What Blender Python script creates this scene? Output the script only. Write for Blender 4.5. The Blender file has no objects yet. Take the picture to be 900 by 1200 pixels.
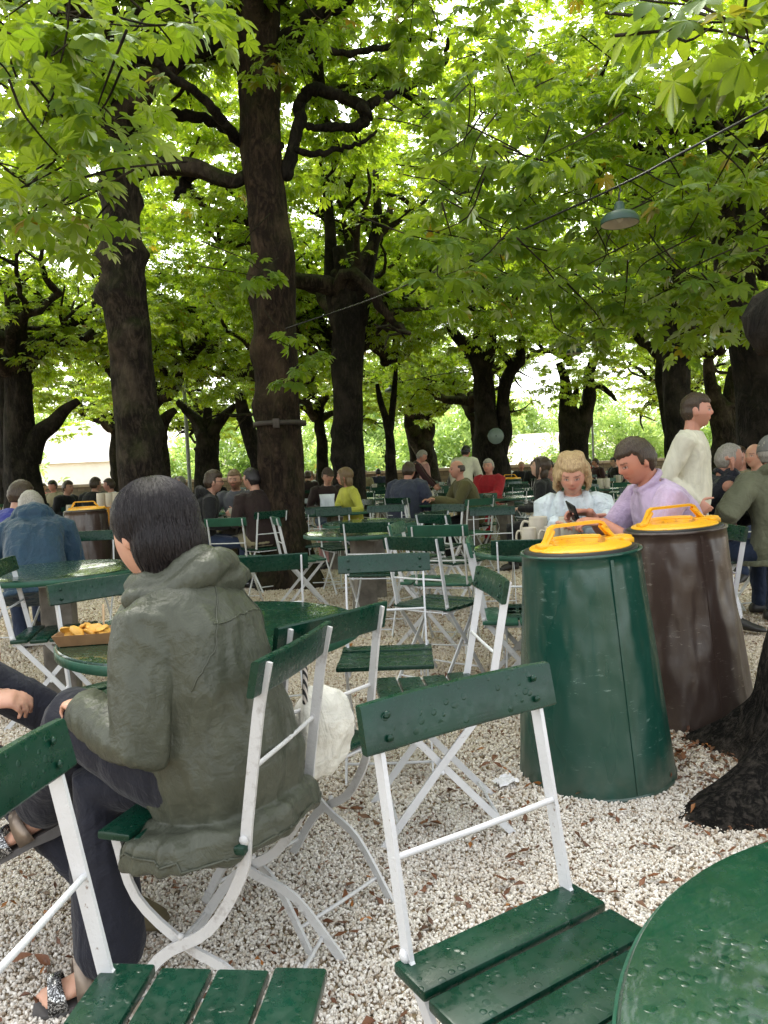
import bpy, bmesh, math, random
import numpy as np
from mathutils import Vector, Matrix, Euler, Quaternion, noise as mnoise
random.seed(7); RNG = np.random.default_rng(11)
PI = math.pi
scene = bpy.context.scene
COL = scene.collection
# ------------------------------------------------------------------ camera
CAMZ = 1.22
F = 880.0
cam_d = bpy.data.cameras.new('camera'); cam = bpy.data.objects.new('camera', cam_d); COL.objects.link(cam)
cam_d.sensor_fit = 'VERTICAL'; cam_d.sensor_height = 36.0; cam_d.lens = F/1200*36.0
cam_d.clip_start = 0.05; cam_d.clip_end = 2000
CR = Euler((math.radians(90-3.12), 0, 0)).to_matrix() @ Euler((0, 0, math.radians(-2.6))).to_matrix()
cam.matrix_world = Matrix.Translation((0, 0, CAMZ)) @ CR.to_4x4()
scene.camera = cam
def ray(px, py): return CR @ Vector(((px-450)/F, -(py-600)/F, -1.0))
def atz(px, py, z):
    r = ray(px, py); t = (z-CAMZ)/r.z; return Vector((r.x*t, r.y*t, z))
def atd(px, py, d):
    r = ray(px, py); t = d/r.y; return Vector((r.x*t, d, CAMZ+r.z*t))
# ------------------------------------------------------------------ render / world
scene.view_settings.view_transform = 'Standard'; scene.view_settings.look = 'None'
scene.view_settings.exposure = 0; scene.view_settings.gamma = 1
cy = scene.cycles
cy.max_bounces = 9; cy.diffuse_bounces = 6; cy.glossy_bounces = 3; cy.transmission_bounces = 5; cy.transparent_max_bounces = 6
cy.use_denoising = True
try: cy.denoiser = 'OPENIMAGEDENOISE'
except Exception: pass
cy.use_adaptive_sampling = True; cy.adaptive_threshold = 0.012
cy.sample_clamp_indirect = 8.0
cy.caustics_reflective = False; cy.caustics_refractive = False
SUN_EL, SUN_AZ = math.radians(58), math.radians(-25)
w = bpy.data.worlds.new('World'); scene.world = w; w.use_nodes = True
nt = w.node_tree; nt.nodes.clear()
out = nt.nodes.new('ShaderNodeOutputWorld'); bg = nt.nodes.new('ShaderNodeBackground')
sky = nt.nodes.new('ShaderNodeTexSky'); sky.sky_type = 'NISHITA'; sky.sun_disc = False
sky.sun_elevation = SUN_EL; sky.sun_rotation = SUN_AZ
sky.air_density = 1.0; sky.dust_density = 3.0; sky.ozone_density = 1.0
hs = nt.nodes.new('ShaderNodeHueSaturation'); hs.inputs['Saturation'].default_value = 0.28
cm = nt.nodes.new('ShaderNodeMixRGB'); cm.blend_type = 'MULTIPLY'; cm.inputs[0].default_value = 1; cm.inputs[2].default_value = (1.0, 0.985, 0.93, 1)
nt.links.new(sky.outputs[0], hs.inputs['Color']); nt.links.new(hs.outputs[0], cm.inputs[1])
nt.links.new(cm.outputs[0], bg.inputs[0]); bg.inputs[1].default_value = 0.72
nt.links.new(bg.outputs[0], out.inputs[0])
sl = bpy.data.lights.new('sun', 'SUN'); sl.energy = 3.0; sl.angle = math.radians(12); sl.color = (1, .95, .86)
so = bpy.data.objects.new('sun', sl); COL.objects.link(so); so.location = (0, 0, 30)
# sun comes from ahead-left-high (overcast, very soft)
sd = Vector((math.sin(SUN_AZ)*math.cos(SUN_EL), math.cos(SUN_AZ)*math.cos(SUN_EL), math.sin(SUN_EL)))
so.rotation_euler = sd.to_track_quat('Z', 'Y').to_euler()
# ------------------------------------------------------------------ node helpers
def lin(r, g, b):
    f = lambda c: ((c/255+.055)/1.055)**2.4 if c/255 > .04045 else c/255/12.92
    return (f(r), f(g), f(b), 1)
class NM:
    def __init__(s, name):
        s.m = bpy.data.materials.new(name); s.m.use_nodes = True; s.t = s.m.node_tree
        s.t.nodes.clear(); s.out = s.n('OutputMaterial')
    def n(s, t, **k):
        x = s.t.nodes.new('ShaderNode'+t)
        for a, b in k.items(): setattr(x, a, b)
        return x
    def l(s, a, b): s.t.links.new(a, b); return a
    def coord(s, kind='Object', scale=(1, 1, 1), rot=(0, 0, 0)):
        tc = s.n('TexCoord'); mp = s.n('Mapping'); mp.inputs['Scale'].default_value = scale; mp.inputs['Rotation'].default_value = rot
        s.l(tc.outputs[kind], mp.inputs[0]); return mp.outputs[0]
    def noise(s, co, scale, detail=4, rough=.55, dist=0):
        x = s.n('TexNoise'); x.inputs['Scale'].default_value = scale; x.inputs['Detail'].default_value = detail
        x.inputs['Roughness'].default_value = rough; x.inputs['Distortion'].default_value = dist
        if co: s.l(co, x.inputs['Vector'])
        return x.outputs['Fac']
    def voro(s, co, scale, feature='F1', rnd=1):
        x = s.n('TexVoronoi', feature=feature); x.inputs['Scale'].default_value = scale; x.inputs['Randomness'].default_value = rnd
        if co: s.l(co, x.inputs['Vector'])
        return x
    def ramp(s, fac, stops, interp='LINEAR'):
        x = s.n('ValToRGB'); r = x.color_ramp; r.interpolation = interp
        while len(r.elements) > 1: r.elements.remove(r.elements[-1])
        r.elements[0].position = stops[0][0]; r.elements[0].color = stops[0][1]
        for p, c in stops[1:]:
            e = r.elements.new(p); e.color = c
        s.l(fac, x.inputs[0]); return x.outputs[0]
    def mix(s, fac, a, b, mode='MIX'):
        x = s.n('MixRGB', blend_type=mode)
        for i, v in enumerate((fac, a, b)):
            if isinstance(v, (int, float)): x.inputs[i].default_value = v if i == 0 else (v, v, v, 1)
            elif isinstance(v, tuple): x.inputs[i].default_value = v
            else: s.l(v, x.inputs[i])
        return x.outputs[0]
    def math(s, op, a, b=0):
        x = s.n('Math', operation=op)
        for i, v in enumerate((a, b)):
            if isinstance(v, (int, float)): x.inputs[i].default_value = v
            else: s.l(v, x.inputs[i])
        return x.outputs[0]
    def bump(s, h, strength=.3, dist=.01, normal=None):
        x = s.n('Bump'); x.inputs['Strength'].default_value = strength; x.inputs['Distance'].default_value = dist
        s.l(h, x.inputs['Height'])
        if normal: s.l(normal, x.inputs['Normal'])
        return x.outputs[0]
    def pbr(s, color, rough=.6, normal=None, metal=0, spec=.5, coat=0, sheen=0, trans=0, sss=0):
        p = s.n('BsdfPrincipled')
        for key, v in (('Base Color', color), ('Roughness', rough), ('Metallic', metal), ('Specular IOR Level', spec), ('Coat Weight', coat), ('Sheen Weight', sheen), ('Transmission Weight', trans)):
            if isinstance(v, (int, float, tuple)): p.inputs[key].default_value = v
            else: s.l(v, p.inputs[key])
        if sss:
            p.inputs['Subsurface Weight'].default_value = sss; p.inputs['Subsurface Radius'].default_value = (1, .35, .2); p.inputs['Subsurface Scale'].default_value = .012
        if normal: s.l(normal, p.inputs['Normal'])
        s.l(p.outputs[0], s.out.inputs[0]); return p
g1 = lambda v: (v, v, v, 1)
# ------------------------------------------------------------------ object helpers
def tag(o, label=None, cat=None, group=None, kind=None):
    if label: o['label'] = label
    if cat: o['category'] = cat
    if group: o['group'] = group
    if kind: o['kind'] = kind
    return o
def empty(name, loc=(0, 0, 0), rz=0):
    o = bpy.data.objects.new(name, None); o.empty_display_size = .1; COL.objects.link(o)
    o.location = loc; o.rotation_euler = (0, 0, rz); return o
def children(o): return CH.get(o.name, [])
CH = {}
def link(o, parent=None):
    COL.objects.link(o)
    if parent is not None:
        o.parent = parent; CH.setdefault(parent.name, []).append(o)
    return o
def copy_tree(o, parent=None):
    c = o.copy(); link(c, parent)
    for ch in list(children(o)): copy_tree(ch, c)
    return c
def mesh_np(name, V, Fq, mat, parent=None, smooth=True, attr=None):
    """V (n,3) ; Fq list of faces or (m,k) array"""
    me = bpy.data.meshes.new(name)
    if isinstance(Fq, np.ndarray):
        n, k = Fq.shape
        me.vertices.add(len(V)); me.vertices.foreach_set('co', np.asarray(V, np.float32).ravel())
        me.loops.add(n*k); me.loops.foreach_set('vertex_index', Fq.astype(np.int32).ravel())
        me.polygons.add(n); me.polygons.foreach_set('loop_start', np.arange(0, n*k, k, dtype=np.int32))
        try: me.polygons.foreach_set('loop_total', np.full(n, k, dtype=np.int32))
        except Exception: pass
        me.update(calc_edges=True); me.validate()
    else:
        me.from_pydata([tuple(v) for v in V], [], Fq); me.update()
    if smooth: me.polygons.foreach_set('use_smooth', np.ones(len(me.polygons), bool))
    if attr:
        for an, (typ, data) in attr.items():
            a = me.attributes.new(an, typ, 'POINT')
            a.data.foreach_set('value' if typ == 'FLOAT' else 'color', np.asarray(data, np.float32).ravel())
    if mat: me.materials.append(mat)
    o = bpy.data.objects.new(name, me); return link(o, parent)
class MB:
    def __init__(s): s.V = []; s.F = []
    def add(s, V, Fs):
        b = len(s.V); s.V += [Vector(v) for v in V]; s.F += [tuple(i+b for i in f) for f in Fs]; return s
    def box(s, size, M=None, loc=(0, 0, 0), bev=0):
        x, y, z = [a/2 for a in size]
        bm = bmesh.new(); bmesh.ops.create_cube(bm, size=1)
        for v in bm.verts: v.co = Vector((v.co.x*2*x, v.co.y*2*y, v.co.z*2*z))
        if bev: bmesh.ops.bevel(bm, geom=bm.edges[:], offset=bev, segments=2, affect='EDGES', profile=.5)
        bm.verts.index_update()
        MM = Matrix.Translation(loc) @ (M if M else Matrix())
        s.add([MM @ v.co for v in bm.verts], [[v.index for v in f.verts] for f in bm.faces]); bm.free(); return s
    def loft(s, rings, cap=True, closed=True):
        """rings: list of lists of points (same count)"""
        n = len(rings[0]); V = [p for r in rings for p in r]; Fs = []
        for i in range(len(rings)-1):
            for j in range(n if closed else n-1):
                k = (j+1) % n
                Fs.append((i*n+j, i*n+k, (i+1)*n+k, (i+1)*n+j))
        if cap: Fs.append(tuple(range(n))[::-1]); Fs.append(tuple((len(rings)-1)*n+j for j in range(n)))
        return s.add(V, Fs)
    def tube(s, pts, rad, seg=8, flat=None, side=None, capr=True):
        """tube along pts; rad float or list; flat=(rx,ry) gives flat bar; side: reference x direction"""
        pts = [Vector(p) for p in pts]; n = len(pts)
        R = rad if isinstance(rad, (list, tuple)) else [rad]*n
        rings = []; X = None
        for i, p in enumerate(pts):
            T = (pts[min(i+1, n-1)]-pts[max(i-1, 0)])
            T = T.normalized() if T.length > 1e-9 else Vector((0, 0, 1))
            if side is not None: X = Vector(side) - T*Vector(side).dot(T)
            elif X is None: X = T.orthogonal()
            else: X = X - T*X.dot(T)
            X.normalize(); Y = T.cross(X)
            fx, fy = flat if flat else (1, 1)
            ring = lambda c, q: [c + X*math.cos(2*PI*j/seg + (PI/seg if flat and seg == 4 else 0))*q*fx + Y*math.sin(2*PI*j/seg + (PI/seg if flat and seg == 4 else 0))*q*fy for j in range(seg)]
            if capr and i == 0:
                rings.append(ring(p-T*R[i]*.85, R[i]*.4)); rings.append(ring(p-T*R[i]*.5, R[i]*.83))
            rings.append(ring(p, R[i]))
            if capr and i == n-1:
                rings.append(ring(p+T*R[i]*.5, R[i]*.83)); rings.append(ring(p+T*R[i]*.85, R[i]*.4))
        return s.loft(rings)
    def lathe(s, prof, seg=32, M=None, cap=True):
        MM = M if M else Matrix()
        rings = [[MM @ Vector((r*math.cos(2*PI*j/seg), r*math.sin(2*PI*j/seg), z)) for j in range(seg)] for r, z in prof]
        return s.loft(rings, cap=cap)
    def ell(s, c, r, M=None, seg=16, rings=10):
        prof = []
        V = []; Fs = []
        MM = Matrix.Translation(c) @ (M.to_4x4() if M else Matrix())
        rr = []
        for i in range(rings+1):
            a = -PI/2 + PI*(i+.02)/(rings+.04)
            rr.append([MM @ Vector((math.cos(a)*math.cos(2*PI*j/seg)*r[0], math.cos(a)*math.sin(2*PI*j/seg)*r[1], math.sin(a)*r[2])) for j in range(seg)])
        return s.loft(rr)
    def build(s, name, mat, parent=None, smooth=True, angle=None):
        o = mesh_np(name, s.V, s.F, mat, parent, smooth)
        if angle is not None:
            try: o.data.shade_auto_smooth
            except Exception: pass
            sharp(o.data, angle)
        return o
def sharp(me, ang=35):
    bm = bmesh.new(); bm.from_mesh(me); a = math.radians(ang)
    for e in bm.edges:
        e.smooth = not (len(e.link_faces) == 2 and e.calc_face_angle(0) > a)
    bmesh.ops.recalc_face_normals(bm, faces=bm.faces[:])
    bm.to_mesh(me); bm.free()
def jit(a, s): return a + random.uniform(-s, s)
def catmull(P, n=8):
    P = [Vector(p) for p in P]; out = []
    Q = [P[0]*2-P[1]] + P + [P[-1]*2-P[-2]]
    for i in range(1, len(Q)-2):
        for k in range(n):
            t = k/n; a, b, c, d = Q[i-1], Q[i], Q[i+1], Q[i+2]
            out.append(.5*((2*b)+(c-a)*t+(2*a-5*b+4*c-d)*t*t+(3*b-a-3*c+d)*t**3))
    out.append(P[-1]); return out
# ------------------------------------------------------------------ materials
def m_green(name='green_paint', col=(0.0035, 0.040, 0.023, 1), wet=True, rough=.28, worn=.5, coat=0):
    m = NM(name); co = m.coord(); 
    n1 = m.noise(co, 9, 5, .6); n2 = m.noise(co, 60, 3)
    dark = tuple(c*.62 for c in col[:3])+(1,)
    c = m.mix(m.ramp(n1, [(.3, g1(0)), (.7, g1(1))]), dark, col)
    # worn specks: pale chips
    sp = m.ramp(m.noise(m.coord(scale=(1, 1, 1)), 42, 6, .75), [(.66+.06*(1-worn), g1(0)), (.72+.06*(1-worn), g1(1))])
    c = m.mix(m.math('MULTIPLY', sp, .5*worn), c, (.16, .27, .2, 1))
    # grain
    gr = m.noise(m.coord(scale=(1.5, 30, 30)), 6, 4, .6)
    h = m.math('MULTIPLY', gr, .25)
    nb = m.bump(h, .25, .004)
    if wet:
        v = m.voro(co, 55, 'F1'); d = m.ramp(v.outputs['Distance'], [(0, g1(1)), (.28, g1(.7)), (.36, g1(0))])
        ms = m.ramp(m.noise(co, 13, 2), [(.5, g1(0)), (.58, g1(1))])
        nb = m.bump(m.math('MULTIPLY', d, ms), .55, .003, nb)
    r = m.mix(m.ramp(n2, [(.35, g1(0)), (.65, g1(1))]), g1(rough*.7), g1(rough*1.5))
    m.pbr(c, r, nb, spec=.38, coat=coat); return m.m
M_GREEN = m_green()
M_GREEN_TOP = m_green('green_tabletop', (0.004, 0.045, 0.025, 1), True, .2, .1, .45)
M_GREEN_OLD = m_green('green_paint_faded', (0.02, 0.10, 0.06, 1), False, .4, 1.0)
def m_white():
    m = NM('white_metal_paint'); co = m.coord()
    n = m.noise(co, 35, 6, .7)
    c = m.mix(m.ramp(n, [(.66, g1(0)), (.71, g1(1))]), (.66, .67, .69, 1), (.16, .085, .05, 1))
    c = m.mix(m.ramp(m.noise(co, 7, 4), [(.35, g1(0)), (.7, g1(.4))]), c, (.5, .5, .51, 1))
    m.pbr(c, .42, m.bump(m.noise(co, 90, 4, .7), .5, .003), spec=.5); return m.m
M_WHITE = m_white()
def m_old_white():
    m = NM('grey_old_metal'); co = m.coord(); n = m.noise(co, 26, 6, .7)
    c = m.mix(m.ramp(n, [(.55, g1(0)), (.75, g1(.7))]), (.54, .54, .54, 1), (.13, .10, .08, 1))
    m.pbr(c, .5, m.bump(m.noise(co, 90, 4, .7), .6, .003)); return m.m
M_WHITE_OLD = m_old_white()
def m_plain(name, col, rough=.6, bump=.2, scale=60, metal=0, var=.25, coat=0, sheen=0):
    m = NM(name); co = m.coord(); n = m.noise(co, scale*.2, 5, .6)
    d = tuple(c*(1-var) for c in col[:3])+(1,); b = tuple(min(1, c*(1+var*.6)) for c in col[:3])+(1,)
    c = m.mix(m.ramp(n, [(.3, g1(0)), (.7, g1(1))]), d, b)
    m.pbr(c, rough, m.bump(m.noise(co, scale, 4), bump, .003), metal=metal, coat=coat, sheen=sheen); return m.m
def m_cloth(name, col, rough=.75, fold=.6, weave=True, sheen=.1, fs=9):
    m = NM(name); co = m.coord()
    f1 = m.noise(m.coord(scale=(1, 1, .55)), fs, 5, .55, 1.2)
    f2 = m.noise(m.coord(scale=(.6, 1, 1.2), rot=(.5, .4, .2)), fs*2.6, 4, .6, .8)
    h = m.math('ADD', m.math('MULTIPLY', f1, 1), m.math('MULTIPLY', f2, .35))
    nb = m.bump(h, fold, .035)
    if weave: nb = m.bump(m.noise(co, 500, 2), .12, .001, nb)
    d = tuple(c*.8 for c in col[:3])+(1,); b = tuple(min(1, c*1.1) for c in col[:3])+(1,)
    c = m.mix(m.ramp(f1, [(.3, g1(0)), (.7, g1(1))]), d, b)
    m.pbr(c, rough, nb, sheen=sheen, spec=.3); return m.m
def m_concrete():
    m = NM('concrete'); co = m.coord(); n = m.noise(co, 6, 6, .65)
    c = m.ramp(n, [(.25, lin(70, 66, 60)), (.5, lin(110, 104, 96)), (.75, lin(140, 132, 122))])
    m.pbr(c, .85, m.bump(m.noise(co, 45, 6, .7), .5, .006)); return m.m
M_CONC = m_concrete()
def m_bark(name, c0, c1, moss=.0, k=1.):
    m = NM(name); co = m.coord(scale=(k, k, .38*k))
    n = m.noise(co, 16, 8, .68, .9); n2 = m.noise(m.coord(scale=(1, 1, .7)), 40, 5, .7, .5)
    rd = m.math('SUBTRACT', 1, m.math('MULTIPLY', m.math('ABSOLUTE', m.math('SUBTRACT', m.noise(co, 9, 4, .6, 1.3), .5)), 5))
    h = m.math('ADD', m.math('MULTIPLY', rd, -.35), m.math('ADD', n, m.math('MULTIPLY', n2, .35)))
    c = m.mix(m.ramp(h, [(.35, g1(0)), (.95, g1(1))]), c0, c1)
    c = m.mix(m.ramp(m.noise(m.coord(), 2.2, 5), [(.5, g1(0)), (.75, g1(.5))]), c, tuple(min(1, x*1.8) for x in c1[:3])+(1,))
    if moss:
        geo = m.n('NewGeometry'); sx = m.n('SeparateXYZ'); m.l(geo.outputs['Normal'], sx.inputs[0])
        mk = m.math('MULTIPLY', m.ramp(sx.outputs['Z'], [(-.1, g1(0)), (.5, g1(1))]), m.ramp(m.noise(m.coord(), 8, 5), [(.3, g1(0)), (.6, g1(1))]))
        c = m.mix(m.math('MULTIPLY', mk, moss), c, (.05, .075, .012, 1))
        c = m.mix(m.ramp(m.noise(m.coord(), 3.1, 5), [(.52, g1(0)), (.7, g1(moss*.5))]), c, (.035, .05, .012, 1))
    m.pbr(c, .9, m.bump(h, 1.0, .035), spec=.15); return m.m
M_BARK = m_bark('chestnut_bark', (.012, .009, .0075, 1), (.085, .066, .050, 1), .35)
M_BARK2 = m_bark('brown_bark', (.014, .009, .007, 1), (.080, .054, .036, 1), .3)
M_BARK_NEAR = m_bark('near_wet_bark', (.005, .0045, .004, 1), (.095, .08, .068, 1), .0, 2.2)
M_BARK_DK = m_bark('dark_wet_bark', (.007, .006, .005, 1), (.042, .034, .028, 1), .1)
def m_leaf(name, dif, tra, dif2, tra2, mixf=.55, veins=False):
    m = NM(name)
    at = m.n('Attribute', attribute_name='lv'); 
    f = at.outputs['Fac']
    oi = m.n('ObjectInfo')
    cd = m.mix(f, dif, dif2); ct = m.mix(f, tra, tra2)
    yl = m.ramp(f, [(.985, g1(0)), (.99, g1(.8))])
    cd = m.mix(yl, cd, (.30, .17, .02, 1)); ct = m.mix(yl, ct, (.6, .35, .03, 1))
    D = m.n('BsdfDiffuse'); T = m.n('BsdfTranslucent'); G = m.n('BsdfGlossy'); G.inputs['Roughness'].default_value = .38
    G.inputs['Color'].default_value = (.9, 1, .9, 1)
    if veins:
        va = m.n('Attribute', attribute_name='vu').outputs['Fac']
        vv = m.n('Attribute', attribute_name='vv').outputs['Fac']
        s = m.math('SINE', m.math('MULTIPLY', m.math('SUBTRACT', va, m.math('MULTIPLY', m.math('ABSOLUTE', vv), .28)), 75))
        vn = m.ramp(s, [(.6, g1(0)), (1.0, g1(.45))])
        ct = m.mix(m.math('MULTIPLY', vn, .35), ct, tuple(c*.5 for c in tra[:3])+(1,))
        cd = m.mix(m.math('MULTIPLY', vn, .4), cd, tuple(min(1, c*1.9) for c in dif[:3])+(1,))
        nb = m.bump(s, .10, .003)
        for x in (D, G): m.l(nb, x.inputs['Normal'])
    m.l(cd, D.inputs[0]); m.l(ct, T.inputs[0])
    a = m.n('MixShader'); a.inputs[0].default_value = mixf; m.l(D.outputs[0], a.inputs[1]); m.l(T.outputs[0], a.inputs[2])
    fr = m.n('Fresnel'); fr.inputs[0].default_value = 1.4
    b = m.n('MixShader'); m.l(m.math('MULTIPLY', fr.outputs[0], .32), b.inputs[0]); m.l(a.outputs[0], b.inputs[1]); m.l(G.outputs[0], b.inputs[2])
    m.l(b.outputs[0], m.out.inputs[0]); return m.m
M_LEAF = m_leaf('chestnut_leaf', (.045, .095, .010, 1), (.40, .60, .022, 1), (.08, .142, .013, 1), (.64, .79, .045, 1), .66)
M_LEAF_NEAR = m_leaf('chestnut_leaf_near', (.065, .125, .022, 1), (.31, .48, .02, 1), (.085, .145, .016, 1), (.50, .64, .03, 1), .56, True)
M_LEAF_FAR = m_leaf('far_leaf', (.24, .37, .10, 1), (.52, .74, .16, 1), (.34, .45, .14, 1), (.64, .82, .22, 1), .5)  # paler leaf copy: bright open daylight beyond the wall put into the colour
# ------------------------------------------------------------------ ground, gravel
def m_ground():
    m = NM('gravel_ground'); co = m.coord()
    v = m.voro(co, 62); v2 = m.voro(co, 100)
    rnd = m.n('SeparateColor'); m.l(v.outputs['Color'], rnd.inputs[0])
    c = m.ramp(rnd.outputs[0], [(0, lin(120, 100, 78)), (.3, lin(172, 152, 126)), (.65, lin(205, 192, 170)), (1, lin(232, 226, 215))])
    dirt = m.ramp(m.noise(co, 1.1, 6, .6), [(.4, g1(0)), (.68, g1(1))])
    c = m.mix(m.math('MULTIPLY', dirt, .45), c, lin(130, 106, 76))
    edge = m.ramp(v.outputs['Distance'], [(.3, g1(1)), (.8, g1(.6))])
    c = m.mix(1, c, edge, 'MULTIPLY')
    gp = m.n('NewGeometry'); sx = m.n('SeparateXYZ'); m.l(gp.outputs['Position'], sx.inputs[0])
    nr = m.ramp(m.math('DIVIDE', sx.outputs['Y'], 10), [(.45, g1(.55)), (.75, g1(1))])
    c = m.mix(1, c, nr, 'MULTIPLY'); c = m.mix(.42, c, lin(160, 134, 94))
    m.pbr(c, .9, m.bump(m.ramp(v.outputs['Distance'], [(0, g1(1)), (.7, g1(0))]), .9, .012), spec=.2); return m.m
def m_pebble():
    m = NM('pebbles'); oi = m.n('ObjectInfo'); r = oi.outputs['Random']
    c = m.ramp(r, [(0, lin(234, 230, 222)), (.22, lin(212, 205, 194)), (.42, lin(200, 190, 176)), (.6, lin(225, 219, 210)), (.74, lin(158, 142, 124)), (.82, lin(210, 205, 196)), (.92, lin(96, 82, 68)), (.95, lin(240, 236, 230))], 'CONSTANT')
    n = m.noise(m.coord('Object'), 3, 4)
    c = m.mix(m.ramp(n, [(.35, g1(0)), (.7, g1(.25))]), c, lin(165, 150, 130))
    geo = m.n('NewGeometry'); 
    pn = m.noise(geo.outputs['Position'], 1.3, 5, .6)
    c = m.mix(m.ramp(pn, [(.5, g1(0)), (.75, g1(.4))]), c, lin(140, 118, 96))
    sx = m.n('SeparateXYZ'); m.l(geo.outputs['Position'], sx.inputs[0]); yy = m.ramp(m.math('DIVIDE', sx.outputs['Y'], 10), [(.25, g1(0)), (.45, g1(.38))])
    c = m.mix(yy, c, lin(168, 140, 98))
    m.pbr(c, .62, None, spec=.35); return m.m
gv = MB(); gs = 400
N = 60
mesh = []
me_pts = []
xs = [-400, -60, -20, -8, 0, 8, 20, 60, 400]; ys = [-60, -10, 0, 8, 20, 60, 200, 600]
V = [(x, y, 0) for y in ys for x in xs]; n = len(xs)
Fs = [(j*n+i, j*n+i+1, (j+1)*n+i+1, (j+1)*n+i) for j in range(len(ys)-1) for i in range(n-1)]
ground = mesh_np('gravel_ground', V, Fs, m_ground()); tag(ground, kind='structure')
# pebbles: real stones near the camera, as stuff
pts = []
def fill(y0, y1, dens, s0, s1, z):
    n_ = 0
    area = 0
    slabs = 40
    for i in range(slabs):
        a, b = y0+(y1-y0)*i/slabs, y0+(y1-y0)*(i+1)/slabs
        hw = .60*b+.25; cnt = int(dens*(b-a)*2*hw)
        X = RNG.uniform(-hw, hw, cnt); Y = RNG.uniform(a, b, cnt)
        S = RNG.uniform(s0, s1, cnt); Z = RNG.uniform(0, z, cnt)
        pts.append(np.stack([X, Y, Z, S], 1))
fill(.7, 2.6, 27000, .0032, .0064, .007)
fill(2.6, 5.0, 12500, .0045, .0085, .006)
fill(5.0, 10.0, 2600, .009, .015, .004)
P = np.concatenate(pts)
me = bpy.data.meshes.new('gravel'); me.vertices.add(len(P)); me.vertices.foreach_set('co', P[:, :3].astype(np.float32).ravel())
a = me.attributes.new('ps', 'FLOAT', 'POINT'); a.data.foreach_set('value', P[:, 3].astype(np.float32)); me.update()
grav = bpy.data.objects.new('gravel', me); COL.objects.link(grav)
tag(grav, 'loose cream and brown pebble gravel covering the beer garden floor', 'gravel', kind='stuff')
ng = bpy.data.node_groups.new('pebble_scatter', 'GeometryNodeTree')
ng.interface.new_socket('Geometry', in_out='INPUT', socket_type='NodeSocketGeometry'); ng.interface.new_socket('Geometry', in_out='OUTPUT', socket_type='NodeSocketGeometry')
gi = ng.nodes.new('NodeGroupInput'); go = ng.nodes.new('NodeGroupOutput')
ico = ng.nodes.new('GeometryNodeMeshIcoSphere'); ico.inputs['Radius'].default_value = 1; ico.inputs['Subdivisions'].default_value = 2
sp = ng.nodes.new('GeometryNodeSetPosition'); nz = ng.nodes.new('ShaderNodeTexNoise'); nz.inputs['Scale'].default_value = 1.1
vm = ng.nodes.new('ShaderNodeVectorMath'); vm.operation = 'SUBTRACT'; vm.inputs[1].default_value = (.5, .5, .5)
vs = ng.nodes.new('ShaderNodeVectorMath'); vs.operation = 'SCALE'; vs.inputs['Scale'].default_value = 1.1
ng.links.new(nz.outputs['Color'], vm.inputs[0]); ng.links.new(vm.outputs[0], vs.inputs[0]); ng.links.new(vs.outputs[0], sp.inputs['Offset']); ng.links.new(ico.outputs['Mesh'], sp.inputs['Geometry'])
ssm = ng.nodes.new('GeometryNodeSetShadeSmooth'); ng.links.new(sp.outputs[0], ssm.inputs[0])
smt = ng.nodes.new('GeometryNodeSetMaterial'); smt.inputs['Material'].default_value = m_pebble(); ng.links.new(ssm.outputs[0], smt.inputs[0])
ip = ng.nodes.new('GeometryNodeInstanceOnPoints'); ng.links.new(gi.outputs[0], ip.inputs['Points']); ng.links.new(smt.outputs[0], ip.inputs['Instance'])
rv = ng.nodes.new('FunctionNodeRandomValue'); rv.data_type = 'FLOAT_VECTOR'
rv.inputs[0].default_value = (0, 0, 0); rv.inputs[1].default_value = (6.28, 6.28, 6.28); ng.links.new(rv.outputs[0], ip.inputs['Rotation'])
rs = ng.nodes.new('FunctionNodeRandomValue'); rs.data_type = 'FLOAT_VECTOR'; rs.inputs['Seed'].default_value = 5
rs.inputs[0].default_value = (.8, .6, .5); rs.inputs[1].default_value = (1.45, 1.1, .85)
na = ng.nodes.new('GeometryNodeInputNamedAttribute'); na.data_type = 'FLOAT'; na.inputs['Name'].default_value = 'ps'
ms = ng.nodes.new('ShaderNodeVectorMath'); ms.operation = 'SCALE'; ng.links.new(rs.outputs[0], ms.inputs[0]); ng.links.new(na.outputs[0], ms.inputs['Scale'])
ng.links.new(ms.outputs[0], ip.inputs['Scale']); ng.links.new(ip.outputs[0], go.inputs[0])
md = grav.modifiers.new('scatter', 'NODES'); md.node_group = ng
# ------------------------------------------------------------------ parapet wall at the garden's far edge, terrain beyond
def m_stone():
    m = NM('parapet_stone'); br = m.n('TexBrick'); co = m.coord(rot=(PI/2, 0, 0)); m.l(co, br.inputs[0])
    br.inputs['Scale'].default_value = 1.6; br.inputs['Color1'].default_value = lin(118, 106, 92); br.inputs['Color2'].default_value = lin(92, 84, 74); br.inputs['Mortar'].default_value = lin(70, 64, 58)
    c = m.mix(m.ramp(m.noise(m.coord(), 1.4, 6), [(.35, g1(0)), (.7, g1(.8))]), br.outputs[0], lin(74, 70, 60))
    m.pbr(c, .9, m.bump(m.noise(m.coord(), 9, 6, .7), .6, .03)); return m.m
M_STONE = m_stone()
wall = empty('parapet_wall', (0, 31, 0)); tag(wall, 'low weathered stone parapet wall along the far edge of the garden', 'wall')
b = MB(); b.box((90, .45, 1.12), loc=(0, 0, .56)); b.build('masonry', M_STONE, wall, smooth=False)
b = MB()
for i in range(45): b.box((1.985, .62, .12), loc=(-44+i*2, 0, 1.18), bev=.02)
b.build('coping', m_plain('coping_stone', lin(140, 130, 116), .85, .5, 12), wall, smooth=False)
M_LAMP_POST = m_plain('galvanised_pole', lin(130, 136, 138), .5, .2, 40, metal=.4)
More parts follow.
